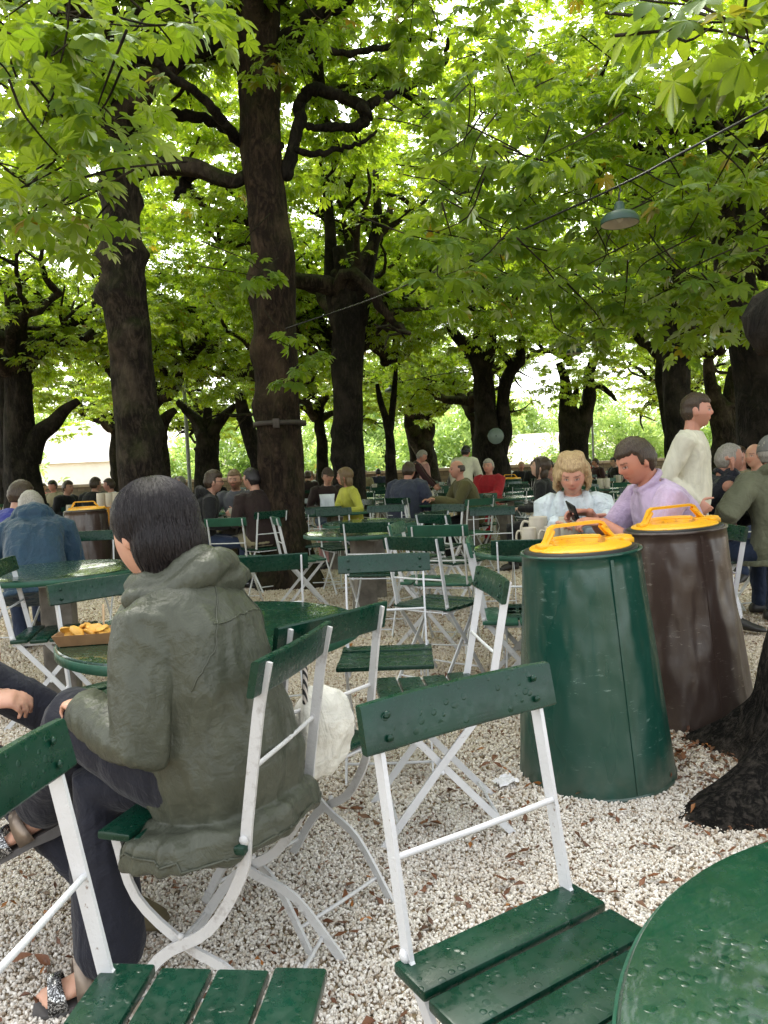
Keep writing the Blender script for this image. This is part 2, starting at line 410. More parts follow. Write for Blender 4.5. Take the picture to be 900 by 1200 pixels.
# hill beyond (pale, hazy, bright)
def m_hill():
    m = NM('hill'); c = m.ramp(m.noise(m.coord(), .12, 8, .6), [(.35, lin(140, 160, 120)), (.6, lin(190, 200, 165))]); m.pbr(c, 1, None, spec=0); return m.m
V = []; Fs = []
nx, ny = 60, 14
for j in range(ny):
    for i in range(nx):
        x = -220+i*440/(nx-1); y = 70+j*14
        V.append((x, y, -2+ (j/(ny-1))**1.2*16*(.7+.3*math.sin(x*.03+1))+mnoise.noise(Vector((x*.03, y*.03, 0)))*3*(j > 0)))
for j in range(ny-1):
    for i in range(nx-1): Fs.append((j*nx+i, j*nx+i+1, (j+1)*nx+i+1, (j+1)*nx+i))
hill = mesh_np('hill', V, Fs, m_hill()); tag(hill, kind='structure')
# ------------------------------------------------------------------ leaves
def unit(a): return a/np.maximum(np.linalg.norm(a, axis=-1, keepdims=True), 1e-9)
def leaves_np(P, Dn, Up, size, rng, nl=6, hi=False):
    """P positions (n,3) of leaf hubs; Dn outward axis; Up leaf normal; returns V,F,attrs"""
    n = len(P); Dn = unit(Dn); Up = unit(Up-Dn*np.sum(Up*Dn, 1, keepdims=True)); Sd = np.cross(Dn, Up)
    lv = rng.random(n)
    if hi: ts = [0, .2, .45, .66, .85, 1.0]; ws = [.012, .07, .15, .20, .125, 0.0]
    else: ts = None
    Vs = []; Fs = []; LV = []; U = []; W = []; base = 0
    for k in range(nl):
        a0 = -105+210*k/(nl-1)
        a = np.radians(a0 + rng.uniform(-7, 7, n)); L = size*(1-.38*(abs(a0)/105)**1.3)*rng.uniform(.88, 1.1, n)
        ax = Dn*np.cos(a)[:, None]+Sd*np.sin(a)[:, None]; sd = np.cross(ax, Up)
        droop = rng.uniform(.05, .5, n)[:, None]
        if hi:
            pts = []
            for t, wd in zip(ts, ws):
                c = P+(ax*t-Up*droop*t*t)*L[:, None]
                if t == 0 or t == 1: pts.append(c[:, None])
                else:
                    pts.append(np.stack([c+sd*wd*L[:, None]+Up*wd*.22*L[:, None], c, c-sd*wd*L[:, None]+Up*wd*.22*L[:, None]], 1))
            V = np.concatenate(pts, 1); m_ = V.shape[1]  # 1+3*4+1 = 14
            quads = [(0, 1, 2, 2), (0, 2, 3, 3)]
            fl = []
            fl.append((0, 1, 2)); fl.append((0, 2, 3))
            for q in range(3):
                b_ = 1+3*q
                fl += [(b_, b_+3, b_+4), (b_, b_+4, b_+1), (b_+1, b_+4, b_+5), (b_+1, b_+5, b_+2)]
            fl += [(10, 13, 11), (11, 13, 12)]
            Fl = np.array(fl)
            uu = [0]+[t for t in ts[1:-1] for _ in range(3)]+[1]; vv = [0]+[v_*wd for wd in ws[1:-1] for v_ in (1, 0, -1)]+[0]
            U.append(np.tile(uu, n)); W.append(np.tile(vv, n))
        else:
            c = P+(ax*.62-Up*droop*.38)*L[:, None]; tip = P+(ax-Up*droop)*L[:, None]
            wd = .215*L[:, None]
            V = np.stack([P+ax*.02*L[:, None], c+sd*wd+Up*.04*L[:, None], tip, c-sd*wd+Up*.04*L[:, None], P+(ax*.3-Up*droop*.09)*L[:, None]+sd*.085*L[:, None], P+(ax*.3-Up*droop*.09)*L[:, None]-sd*.085*L[:, None]], 1); m_ = 6
            Fl = np.array([(0, 4, 1), (0, 1, 2), (0, 2, 3), (0, 3, 5)])
        Fs.append((np.arange(n)[:, None, None]*m_+Fl[None]).reshape(-1, 3)+base)
        Vs.append(V.reshape(-1, 3)); LV.append(np.repeat(lv, m_)); base += n*m_
    at = {'lv': ('FLOAT', np.concatenate(LV))}
    if hi: at['vu'] = ('FLOAT', np.concatenate(U)); at['vv'] = ('FLOAT', np.concatenate(W))
    return np.concatenate(Vs), np.concatenate(Fs), at
def sprays(tips, dirs, per, size, rng, spread=.28):
    """leaf hubs around twig tips"""
    n = len(tips); T = np.repeat(tips, per, 0); D = np.repeat(dirs, per, 0)
    ang = rng.uniform(0, 2*PI, n*per); el = rng.uniform(-.35, .35, n*per)
    O = np.stack([np.cos(ang)*np.cos(el), np.sin(ang)*np.cos(el), np.sin(el)], 1)
    out_ = unit(O+D*.5)
    P = T+out_*rng.uniform(.25, 1, (n*per, 1))*spread + np.array([0, 0, -.02])
    Up = np.tile([0, 0, 1.0], (n*per, 1))+rng.normal(0, .33, (n*per, 3))
    Dn = out_+np.array([0, 0, -.35])+rng.normal(0, .2, (n*per, 3))
    return P, Dn, Up, size*rng.uniform(.75, 1.2, n*per)
# ------------------------------------------------------------------ branches
def wander(p, d, length, r0, r1, rng, step=.22, kink=.42, up=.06):
    pts = [Vector(p)]; rad = [r0]; d = Vector(d).normalized(); n = max(3, int(length/step))
    for i in range(n):
        d = (d+Vector(rng.normal(0, kink, 3))*.55+Vector((0, 0, up))).normalized()
        pts.append(pts[-1]+d*step); t = (i+1)/n; rad.append((r0*(1-t)+r1*t)*(1+.12*rng.normal()))
    rad = [max(.004, x) for x in rad]
    return pts, rad, d
def grow(mb, p, d, length, r, rng, depth, tips, leafdepth=1):
    pts, rad, dd = wander(p, d, length, r, r*.45, rng, step=.2 if depth > 1 else .16, kink=.5, up=.09 if depth > 1 else .0)
    mb.tube(pts, rad, 7 if depth > 1 else 5)
    if depth <= leafdepth:
        for k in range(1, len(pts)):
            tips.append((pts[k], (pts[k]-pts[k-1]).normalized()))
    if depth > 0:
        nb = 4 if depth > 1 else 3
        for k in range(nb):
            i = min(len(pts)-1, int(len(pts)*(.3+.7*(k+1)/nb*.98))); 
            q = pts[i]; b = Vector(rng.normal(0, 1, 3)); b.z = abs(b.z)*.55-.15*(depth < 2)
            b = (b.normalized()*.9+(pts[i]-pts[i-1]).normalized()*.6).normalized()
            grow(mb, q, b, length*rng.uniform(.5, .75), r*.5, rng, depth-1, tips, leafdepth)
def bark_tube(path, rads, rng, seg=26, rough=.055, knobs=6, root=True, sub=9):
    """trunk as a lofted noisy tube"""
    P = catmull(path, sub); n = len(P); R = []
    for i in range(n):
        t = i/(n-1)*(len(rads)-1); k = min(int(t), len(rads)-2); R.append(rads[k]*(1-(t-k))+rads[k+1]*(t-k))
    kn = [(rng.uniform(0, n), rng.uniform(0, 2*PI), rng.uniform(.10, .30)) for _ in range(knobs)]
    rings = []; X = Vector((1, 0, 0)); off = rng.uniform(0, 50)
    for i, p in enumerate(P):
        T = (P[min(i+1, n-1)]-P[max(i-1, 0)]).normalized(); X = (X-T*X.dot(T)).normalized(); Y = T.cross(X); ring = []
        for j in range(seg):
            a = 2*PI*j/seg; q = R[i]
            v = mnoise.noise(Vector((math.cos(a)*1.3+off, math.sin(a)*1.3, p.z*1.4)))*2.2 + mnoise.noise(Vector((math.cos(a)*4, math.sin(a)*4+off, p.z*3.0)))*.9
            q *= 1+rough*v*1.6
            for ki, ka, ks in kn:
                da = (a-ka+PI) % (2*PI)-PI
                q += R[i]*ks*1.2*math.exp(-((i-ki)/(1.3*sub/9))**2-(da/.45)**2)
            if root and i < 2*sub:
                fl = max(0, 1-i/(1.1*sub)); q *= 1+fl*fl*(.28+.28*math.cos(a*4+off+1.0))
            ring.append(p+X*math.cos(a)*q+Y*math.sin(a)*q)
        rings.append(ring)
    return rings
def make_crown(seed, radius=3.6, z0=2.9, z1=7.8, limbs=6, per=8, size=.17, extra=420, trunk_top=(0, 0, 2.6), r=.13, depth=2):
    rng = np.random.default_rng(seed); mb = MB(); tips = []
    for k in range(limbs):
        a = 2*PI*k/limbs+rng.uniform(-.4, .4); d = Vector((math.cos(a), math.sin(a), rng.uniform(.25, 1.0)))
        grow(mb, Vector(trunk_top)+Vector((0, 0, rng.uniform(-.3, .5))), d, rng.uniform(1.5, 2.1), r*rng.uniform(.7, 1.1), rng, depth, tips)
    T = np.array([tuple(t[0]) for t in tips]); D = np.array([tuple(t[1]) for t in tips])
    keep = (np.hypot(T[:, 0], T[:, 1]) < radius+.6) & (T[:, 2] > z0-.5) & (rng.random(len(T)) < .38); T = T[keep]; D = D[keep]
    # volume fill for the outer shell: clustered, so sky gaps stay open
    cl = []
    nc = int(extra/14)
    for c in range(nc):
        a = rng.uniform(0, 2*PI); rr = radius*math.sqrt(rng.uniform(.05, 1)); z = z0+(z1-z0)*rng.uniform(0, 1)**1.1
        z -= .5*(rr/radius)**2
        cl.append(rng.normal(0, .42, (14, 3))*[1, 1, .5]+[rr*math.cos(a), rr*math.sin(a), z])
    E = np.concatenate(cl); ED = unit(E-np.array([0, 0, 4.2])+rng.normal(0, .3, E.shape))
    T = np.concatenate([T, E]); D = np.concatenate([D, ED])
    P, Dn, Up, S = sprays(T, D, per, size, rng)
    V, Fc, at = leaves_np(P, Dn, Up, S, rng)
    return mb, V, Fc, at
CROWNS = []
def get_crown(i):
    while len(CROWNS) <= i:
        k = len(CROWNS); mb, V, Fc, at = make_crown(100+k, extra=[460, 500, 430, 480][k % 4], per=14, size=.108, limbs=[6, 7, 5, 6][k % 4])
        b_ = mb.build('branches', M_BARK); c_ = mesh_np('crown', V, Fc, M_LEAF, smooth=False, attr=at)
        CROWNS.append((b_.data, c_.data)); bpy.data.objects.remove(b_); bpy.data.objects.remove(c_)
    return CROWNS[i]
def tree(label, base, path, rads, crown=0, rot=0., cz=0., cs=1.0, mat=None, name='chestnut_tree', group='chestnut trees of the beer garden', knobs=8, seg=26, forks=(), root=True, crown_off=(0, 0), seed=None, leafmat=None, sub=9):
    rng = np.random.default_rng(seed if seed is not None else int(abs(base[0]*77+base[1]*31))+5)
    t = empty(name, base); tag(t, label, 'tree', group)
    if globals().get('TS') and base[1] > 9: rads = [r_*TS for r_ in rads]; forks = [(a_, [r_*.9 for r_ in b_]) for a_, b_ in forks]
    mb = MB(); mb.loft(bark_tube(path, rads, rng, seg=seg, knobs=knobs, root=root, sub=sub))
    for fp, fr in forks: mb.loft(bark_tube(fp, fr, rng, seg=max(12, seg-8), knobs=3, root=False, rough=.07))
    mb.build('trunk', mat or M_BARK, t)
    if crown is not None:
        bd, cd = get_crown(crown)
        for nm, d in (('branches', bd), ('crown', cd)):
            o = bpy.data.objects.new(nm, d); link(o, t); o.rotation_euler = (0, 0, rot); o.location = (crown_off[0], crown_off[1], cz); o.scale = (cs, cs, cs)
            if leafmat and nm == 'crown':
                o.material_slots[0].link = 'OBJECT'; o.material_slots[0].material = leafmat
    return t
def up(*z, lean=(0, 0), wob=.05, seed=1):
    r = random.Random(seed); zt = z[-1]
    return [(lean[0]*q/zt+(r.uniform(-wob, wob) if q > 0 else 0), lean[1]*q/zt+(r.uniform(-wob, wob) if q > 0 else 0), q) for q in z]
G0 = lambda px, d: (atd(px, 600, d).x, d, -.05)
def X(px, py, d):  # world point at pixel, depth
    return atd(px, py, d)
def rel(base, pts): return [tuple(Vector(p)-Vector(base)) for p in pts]
# T2: big centre trunk
b2 = tuple(atz(340, 690, 0)); b2 = (b2[0], b2[1]+.25, -.05); d2 = b2[1]
t2 = tree('large brown chestnut trunk with a metal strap, in the centre left of the garden', b2,
     rel(b2, [b2, X(333, 600, d2), X(327, 500, d2), X(322, 380, d2), X(316, 260, d2), X(306, 170, d2), X(303, 80, d2), X(300, 0, d2), X(296, -60, d2)]),
     [.32, .245, .232, .225, .22, .222, .235, .25, .23], crown=0, rot=.6, cz=3.3, mat=M_BARK2, knobs=10, seg=40)
# T1
b1 = (atd(168, 600, 8.2).x, 8.2, -.05)
t1 = tree('knobbly grey-brown chestnut trunk with sawn-off top and mossy side limb, left of the strapped trunk', b1,
     rel(b1, [b1, X(166, 560, 8.2), X(160, 470, 8.2), X(152, 390, 8.2), X(146, 330, 8.2), X(141, 260, 8.2), X(139, 192, 8.2)]),
     [.29, .245, .225, .225, .24, .20, .18], crown=1, rot=2.2, cz=2.6, knobs=26, seg=40, mat=M_BARK,
     forks=[(rel(b1, [X(140, 215, 8.2), X(165, 196, 8.15), X(195, 194, 8.1), X(230, 197, 8.1), X(262, 210, 8.15), X(285, 208, 8.3), X(330, 170, 8.9)]), [.095, .10, .09, .085, .075, .065, .04])])
TS = .84
def trunk_px(px_list, d):
    base = (atd(px_list[0][0], 600, d).x, d, -.05)
    pts = [base]+[X(px, py, d) for px, py in px_list[1:]]
    return base, rel(base, pts)
# T3
b, p = trunk_px([(409, 590), (409, 560), (408, 500), (407, 430), (409, 380), (405, 330), (396, 290)], 11.6)
tree('dark wide trunk with fluted bark rising right behind the woman in yellow', b, p, [.36, .31, .27, .28, .30, .2, .12], crown=2, rot=1.1, cz=1.3, mat=M_BARK_DK, knobs=6,
     forks=[(rel(b, [X(398, 385, 11.6), X(388, 330, 11.7), X(386, 260, 11.8), X(380, 200, 11.9)]), [.16, .13, .09, .06]), (rel(b, [X(418, 380, 11.6), X(430, 320, 11.5), X(442, 260, 11.5), X(440, 200, 11.6)]), [.16, .12, .09, .05])])
# T4 forked
d = 18.0
b, p = trunk_px([(577, 580), (577, 550), (573, 520), (569, 480), (566, 440), (556, 415), (538, 398), (524, 380)], d)
tree('dark forked chestnut with a round glass disc on it, centre right', b, p, [.52, .50, .42, .30, .27, .22, .16, .12], crown=3, rot=.3, cz=2.3, mat=M_BARK_DK, knobs=5,
     forks=[(rel(b, [X(580, 535, d), X(590, 500, d), X(589, 470, d), X(596, 440, d), X(609, 420, d), X(611, 395, d)]), [.30, .24, .17, .16, .15, .10]),
            (rel(b, [X(568, 440, d), X(574, 415, d), X(577, 385, d)]), [.16, .14, .10]), (rel(b, [X(562, 425, d), X(558, 405, d), X(560, 380, d)]), [.16, .12, .08]),
            (rel(b, [X(600, 428, d), X(590, 415, d), X(583, 405, d)]), [.11, .09, .06])])
# T5 forked
d = 23.0
b, p = trunk_px([(672, 565), (673, 540), (672, 515), (668, 490), (664, 470), (662, 445), (655, 425)], d)
tree('short thick forked chestnut standing behind the blonde woman in the white jacket', b, p, [.66, .52, .50, .42, .24, .18, .12], crown=0, rot=2.6, cz=1.9, mat=M_BARK_DK, knobs=6,
     forks=[(rel(b, [X(676, 515, d), X(684, 490, d), X(690, 465, d), X(690, 440, d), X(697, 420, d)]), [.38, .28, .24, .18, .12]), (rel(b, [X(666, 490, d), X(672, 470, d), X(676, 450, d)]), [.14, .12, .07]),
            (rel(b, [X(690, 455, d), X(702, 452, d), X(716, 462, d), X(722, 470, d)]), [.13, .10, .08, .04])])
# T6
b, p = trunk_px([(796, 590), (796, 540), (795, 500), (793, 460), (792, 410), (790, 360)], 13.5)
tree('straight dark trunk directly behind the walking man in the cream jumper', b, p, [.34, .29, .27, .26, .27, .2], crown=1, rot=.9, cz=1.6, mat=M_BARK_DK)
# T7
d = 18.5
b, p = trunk_px([(848, 560), (849, 530), (848, 500), (845, 480), (838, 465), (832, 445), (830, 420)], d)
tree('mossy forked chestnut far right, above the head of the man in the dark puffer jacket', b, p, [.42, .36, .36, .32, .22, .17, .14], crown=2, rot=2.9, cz=1.5, mat=M_BARK,
     forks=[(rel(b, [X(851, 505, d), X(856, 480, d), X(858, 455, d), X(862, 430, d)]), [.30, .25, .2, .15])])
# T8 right pollard
d = 8.2
b, p = trunk_px([(905, 640), (901, 560), (894, 480), (884, 420), (868, 370), (857, 320), (852, 260), (849, 200), (846, 150), (838, 118)], d)
tree('tall leaning dark chestnut at the right edge with a knobbed top and branches high up', b, p, [.33, .27, .23, .21, .20, .18, .165, .16, .18, .14], crown=3, rot=1.9, cz=.8, mat=M_BARK_DK, knobs=16, seg=36,
     forks=[(rel(b, [X(845, 140, d), X(826, 150, d), X(805, 148, d), X(790, 156, d), X(772, 140, d)]), [.15, .12, .09, .07, .05]),
            (rel(b, [X(846, 130, d), X(858, 112, d), X(872, 100, d), X(880, 80, d)]), [.1, .07, .05, .03]), (rel(b, [X(836, 118, d), X(838, 96, d), X(850, 82, d), X(858, 60, d)]), [.08, .06, .045, .03])])
# T9 near right
b9 = Vector((1.80, 2.74, -.06))
p9 = [(0, 0, 0), (.0, .0, .28), (.01, .0, .6), (.03, 0, 1.0), (.05, .02, 1.5), (.08, .0, 2.2), (.1, 0, 3.0), (.12, 0, 3.8)]
t9 = tree('black bark tree base with spreading roots, close by at the lower right', tuple(b9), p9, [.60, .43, .355, .31, .28, .29, .29, .25], crown=None, mat=M_BARK_NEAR, knobs=4, seg=150, sub=22)
for o_ in children(t9):
    if o_.name.startswith('trunk'):
        for v in o_.data.vertices:
            a = math.atan2(v.co.y, v.co.x); z = v.co.z; r0 = math.hypot(v.co.x, v.co.y); fl = math.exp(-max(0, z)/.22)
            rg = 1-abs(mnoise.noise(Vector((math.cos(a)*5, math.sin(a)*5, z*1.3+2))))*4
            r2 = 1-abs(mnoise.noise(Vector((math.cos(a)*13, math.sin(a)*13, z*4.5))))*4
            lob = max(0, math.cos(a*5+1.3+.8*math.sin(a*2)))
            k = 1+.035*rg+.014*r2+fl*(.22*lob-.10); v.co.x *= k; v.co.y *= k
# T10 left
d = 12.0
b, p = trunk_px([(27, 600), (27, 560), (24, 510), (22, 460), (20, 420), (18, 370), (14, 320)], d)
tree('dark chestnut trunk with a side fork, far left behind the man in the blue jacket', b, p, [.38, .32, .27, .24, .22, .18, .12], crown=0, rot=4.1, cz=.5, mat=M_BARK_DK, knobs=8,
     forks=[(rel(b, [X(34, 540, d), X(44, 512, d), X(62, 496, d), X(76, 480, d), X(92, 470, d)]), [.2, .17, .14, .1, .06]), (rel(b, [X(18, 570, d+.6), X(10, 500, d+.6), X(6, 440, d+.6), X(2, 380, d+.6)]), [.2, .17, .14, .1])])
# T11
d = 20.0
b, p = trunk_px([(243, 590), (243, 545), (242, 520), (236, 500), (222, 484), (208, 470)], d)
tree('small Y-forked dark chestnut in the gap above the short-haired woman', b, p, [.44, .38, .34, .22, .14, .09], crown=1, rot=5., cz=1.5, mat=M_BARK_DK,
     forks=[(rel(b, [X(246, 525, d), X(250, 505, d), X(262, 488, d), X(276, 474, d)]), [.24, .2, .14, .08]), (rel(b, [X(244, 520, d), X(243, 500, d), X(244, 478, d)]), [.18, .16, .1])])
d = 15.5
b, p = trunk_px([(188, 595), (189, 560), (186, 520), (188, 500), (196, 488), (206, 480)], d)
tree('thin grey trunk bending right, just beside the knobbly sawn-off trunk', b, p, [.28, .24, .2, .17, .12, .07], crown=3, rot=.2, cz=.4, mat=M_BARK)
d = 15.0
b, p = trunk_px([(318, 600), (306, 550), (296, 520), (288, 495), (284, 480), (280, 460)], d)
tree('dark leaning trunk half hidden behind the strapped trunk', b, p, [.28, .22, .19, .18, .16, .12], crown=2, rot=.2, cz=.5, mat=M_BARK_DK)
d = 24.0
b, p = trunk_px([(378, 580), (378, 545), (377, 520), (375, 505), (374, 470)], d)
tree('short dark distant trunk between the strapped trunk and the fluted one', b, p, [.26, .22, .2, .2, .15], crown=0, rot=.2, cz=.4, mat=M_BARK_DK)
d = 17.0
b, p = trunk_px([(459, 585), (458, 545), (457, 515), (452, 490), (446, 470), (442, 450)], d)
tree('slim dark chestnut with a thin fork, behind the standing person in burgundy', b, p, [.17, .14, .125, .1, .08, .05], crown=1, rot=.2, cz=1.3, mat=M_BARK_DK,
     forks=[(rel(b, [X(456, 510, d), X(459, 490, d), X(461, 470, d), X(464, 430, d)]), [.1, .09, .08, .05])])
d = 26.0
b, p = trunk_px([(506, 575), (502, 545), (496, 525), (488, 512), (482, 500)], d)
tree('distant stubby pollard trunk leaning left near the parapet', b, p, [.42, .38, .42, .4, .3], crown=3, rot=.8, cz=.6, mat=M_BARK, knobs=10,
     forks=[(rel(b, [X(494, 520, d), X(502, 505, d), X(506, 495, d)]), [.3, .26, .15])])
d = 22.0
b, p = trunk_px([(557, 575), (557, 545), (557, 520), (555, 505), (552, 480)], d)
tree('thin distant chestnut beside the round glass disc tree', b, p, [.15, .12, .11, .1, .07], crown=2, rot=.8, cz=.4, mat=M_BARK)
# trees further out on the planting grid (crowns close the canopy)
more = [(-9.2, 18.5, 1), (-12.5, 14.5, 2), (-13.5, 21.5, 0), (-5.6, 24.5, 2), (-9.5, 27, 3), (1.2, 27.5, 1), (10.1, 25.5, 0), (12.2, 22, 2), (13.5, 16.5, 3), (16.5, 26, 1), (-17.5, 26, 2), (6.45, 16.4, 1), (11.4, 11.6, 0), (-.8, 15.2, 3)]
for i, (x, y, c) in enumerate(more):
    tree('dark chestnut in the back rows of the garden, its crown merging into the leaf canopy', (x, y, -.05), up(0, .6, 1.4, 2.2, 3.0, 3.8, lean=(random.uniform(-.3, .3), 0), wob=.07, seed=i), [.34, .26, .23, .22, .24, .15], crown=c, rot=i*1.3, cz=1.0 if y < 24 else .6, mat=M_BARK_DK, seg=20, group='chestnut trees of the back rows')
# side trees whose crowns hang into the view
sides = [((-6.2, 5.6), 2, .2, .3, 'chestnut just out of frame on the left, leaves hanging in'), ((5.6, 6.2), 0, 1.2, .5, 'chestnut tree off to the right, its dark leaves filling the upper right edge')]
for i, ((x, y), c, rot, cz, lb) in enumerate(sides):
    tree(lb, (x, y, -.05), up(0, .6, 1.4, 2.2, 3.0, 4.0, wob=.07, seed=i+40), [.42, .30, .26, .25, .27, .15], crown=c, rot=rot, cz=cz, mat=M_BARK_DK, seg=20)
# ------------------------------------------------------------------ near hanging leaves
def near_tree_leaves(parent, boxes, size, seed, name='hanging_leaves', mat=None):
    """low limbs of a near tree with detailed leaves; boxes = [(px,py,d, spreadpx, n)]"""
    rng = np.random.default_rng(seed); Ps = []; Ds = []; mb = MB()
    root = Vector(parent.location)
    for (px, py, d, rx, ry, rd, n) in boxes:
        for k in range(n):
            c = atd(px+rng.uniform(-rx, rx), py+rng.uniform(-ry, ry), d+rng.uniform(-rd, rd))
            c.z = max(c.z, 1.9)
            dd = Vector((rng.normal(), rng.normal(), -.1)).normalized()
            Ps.append(tuple(c-root)); Ds.append(tuple(dd))
            q = c-root; mb.tube(catmull([q, q-dd*.2+Vector((rng.normal()*.05, rng.normal()*.05, .06)), q-dd*.42+Vector((rng.normal()*.08, rng.normal()*.08, .17))], 3), [.003+.0006*j for j in range(7)], 5)
    Ps = np.array(Ps); Ds = np.array(Ds)
    P, Dn, Up, S = sprays(Ps, Ds, 7, size, rng, spread=.24)
    V, Fc, at = leaves_np(P, Dn, Up, S, rng, nl=7, hi=True)
    tag(mb.build('twigs', M_BARK, parent), kind='stuff')
    o = mesh_np(name, V, Fc, mat or M_LEAF_NEAR, parent, smooth=True, attr=at); return o
ta = empty('chestnut_tree', (-3.4, 2.2, -.05)); tag(ta, 'near chestnut with big ribbed leaves hanging in at the top left corner', 'tree', 'chestnut trees of the beer garden')
mb = MB(); mb.loft(bark_tube(up(0, .6, 1.4, 2.2, 3.0, 4.2, wob=.06, seed=77), [.42, .30, .26, .25, .27, .18], np.random.default_rng(4), seg=30))
mb.build('trunk', M_BARK_DK, ta)
near_tree_leaves(ta, [(60, 60, 3.5, 90, 60, .5, 7), (40, 150, 3.7, 70, 50, .5, 7), (130, 40, 3.9, 90, 45, .5, 7), (30, 230, 3.9, 60, 30, .5, 7), (60, 250, 4.6, 70, 40, .5, 8), (180, 60, 4.6, 60, 60, .5, 6), (230, 20, 4.4, 40, 25, .4, 3), (75, 110, 4.2, 75, 75, .5, 14), (40, 195, 5.2, 55, 60, .6, 12)], .112, 21)
near_tree_leaves(t2, [(300, 310, 7.3, 30, 25, .2, 4), (345, 410, 7.5, 14, 20, .1, 3), (340, 445, 7.5, 8, 10, .1, 1), (480, 50, 7.4, 110, 50, .6, 16), (520, 30, 9.5, 130, 50, .8, 26), (400, 60, 9.0, 70, 60, .6, 10)], .125, 22)
t8 = [o for o in scene.objects if o.get('label', '').startswith('tall leaning dark')][0]
near_tree_leaves(t8, [(800, 300, 6.0, 100, 60, .5, 18), (830, 220, 5.6, 70, 40, .5, 12), (720, 350, 5.8, 70, 50, .6, 13), (600, 260, 5.6, 100, 90, .7, 24), (560, 180, 6.0, 90, 60, .6, 12), (860, 350, 5.8, 40, 40, .4, 8), (820, 390, 6.8, 40, 25, .4, 5), (560, 300, 6.2, 80, 35, .6, 9), (780, 120, 6.2, 70, 70, .5, 9), (640, 130, 6.2, 80, 70, .5, 10), (700, 300, 6.4, 160, 90, .7, 26), (620, 200, 7.0, 110, 80, .7, 20)], .125, 23)
near_tree_leaves(t9, [(855, 25, 2.4, 30, 22, .3, 3), (885, 70, 2.6, 14, 30, .2, 3), (812, 5, 2.8, 20, 8, .2, 2)], .12, 24)
# burl on the near right tree
mb = MB(); mb.lathe([(.02, -.12), (.09, -.10), (.125, -.04), (.13, .02), (.10, .08), (.03, .11)], 20)
bo = mb.build('burl', M_BARK_DK, t9); 
for v in bo.data.vertices: v.co *= 1+.25*mnoise.noise(v.co*22)
bo.location = tuple(atd(925, 375, 2.5)-Vector(t9.location))
# long hand-placed limbs
def limb(parent, pts, rads, mat=M_BARK_DK, name='limb'):
    mb = MB(); base = Vector(parent.location)
    P = catmull([Vector(p)-base for p in pts], 6); n = len(P); R = []
    rr = random.Random(len(pts)*7+int(pts[0][0]*100))
    for i in range(n):
        t = i/(n-1)*(len(rads)-1); k = min(int(t), len(rads)-2); R.append((rads[k]*(1-(t-k))+rads[k+1]*(t-k))*(1+rr.uniform(-.1, .12)))
    P = [p+Vector((rr.uniform(-1, 1), rr.uniform(-1, 1), rr.uniform(-1, 1)))*.018 for p in P]
    mb.tube(P, R, 9); return mb.build(name, mat, parent)
d = d2
L = lambda pts, r, par=t2, dd=0: limb(par, [X(a, b_, d+(dd*i)) for i, (a, b_) in enumerate(pts)], r)
L([(290, 55), (262, 42), (236, 18), (205, 0), (180, -20)], [.10, .08, .06, .05, .04], dd=-.25)
L([(285, 62), (250, 52), (215, 66), (185, 70), (150, 68), (118, 78), (85, 82), (70, 70)], [.09, .07, .06, .05, .045, .04, .03, .02], dd=-.3)
L([(280, 165), (262, 145), (240, 118), (210, 95), (175, 68), (150, 35), (130, 8), (115, -10)], [.065, .055, .048, .042, .038, .032, .028, .02], dd=-.3)
L([(165, 74), (150, 80), (140, 100), (120, 130), (112, 165)], [.045, .04, .035, .025, .015], dd=-.1)
L([(90, 82), (75, 95), (55, 122), (40, 140)], [.035, .03, .02, .012], dd=-.1)
L([(236, 15), (190, 10), (140, 20), (100, 45), (75, 72)], [.035, .03, .028, .022, .015], dd=-.3)
L([(330, 50), (350, 30), (375, 15), (400, 5), (425, -15)], [.09, .08, .065, .055, .04])
L([(335, 205), (350, 150), (352, 120), (370, 105), (395, 112), (425, 125), (440, 118), (470, 105), (500, 92), (520, 75), (525, 45)], [.075, .07, .065, .07, .065, .06, .052, .045, .04, .03, .02], dd=.05)
L([(425, 125), (430, 140), (415, 150), (390, 148), (360, 150)], [.07, .06, .05, .045, .04])
L([(335, 60), (370, 58), (420, 62), (470, 50), (488, 40), (510, 48)], [.05, .04, .035, .03, .025, .015], dd=.1)
L([(340, 175), (365, 180), (395, 175), (420, 168), (440, 155)], [.04, .035, .03, .025, .015])
L([(228, 200), (215, 215), (205, 232)], [.07, .06, .02], par=t1, dd=0)
L([(140, 192), (150, 160), (170, 140), (200, 135), (240, 140), (280, 160), (300, 175)], [.09, .08, .07, .07, .06, .05, .035], par=t1, dd=.12)
# strap on T2
mb = MB(); c = atd(328, 497, d2)-Vector(t2.location); Cs = []
mb.lathe([(.285, -.025), (.292, -.025), (.292, .025), (.285, .025), (.285, -.025)], 40, Matrix.Translation(c), cap=False)
mb.box((.07, .03, .10), loc=(c.x, c.y-.30, c.z-.01), bev=.005)
mb.build('strap', m_plain('rusty_strap', lin(72, 66, 62), .6, .4, 60, metal=.5), t2)
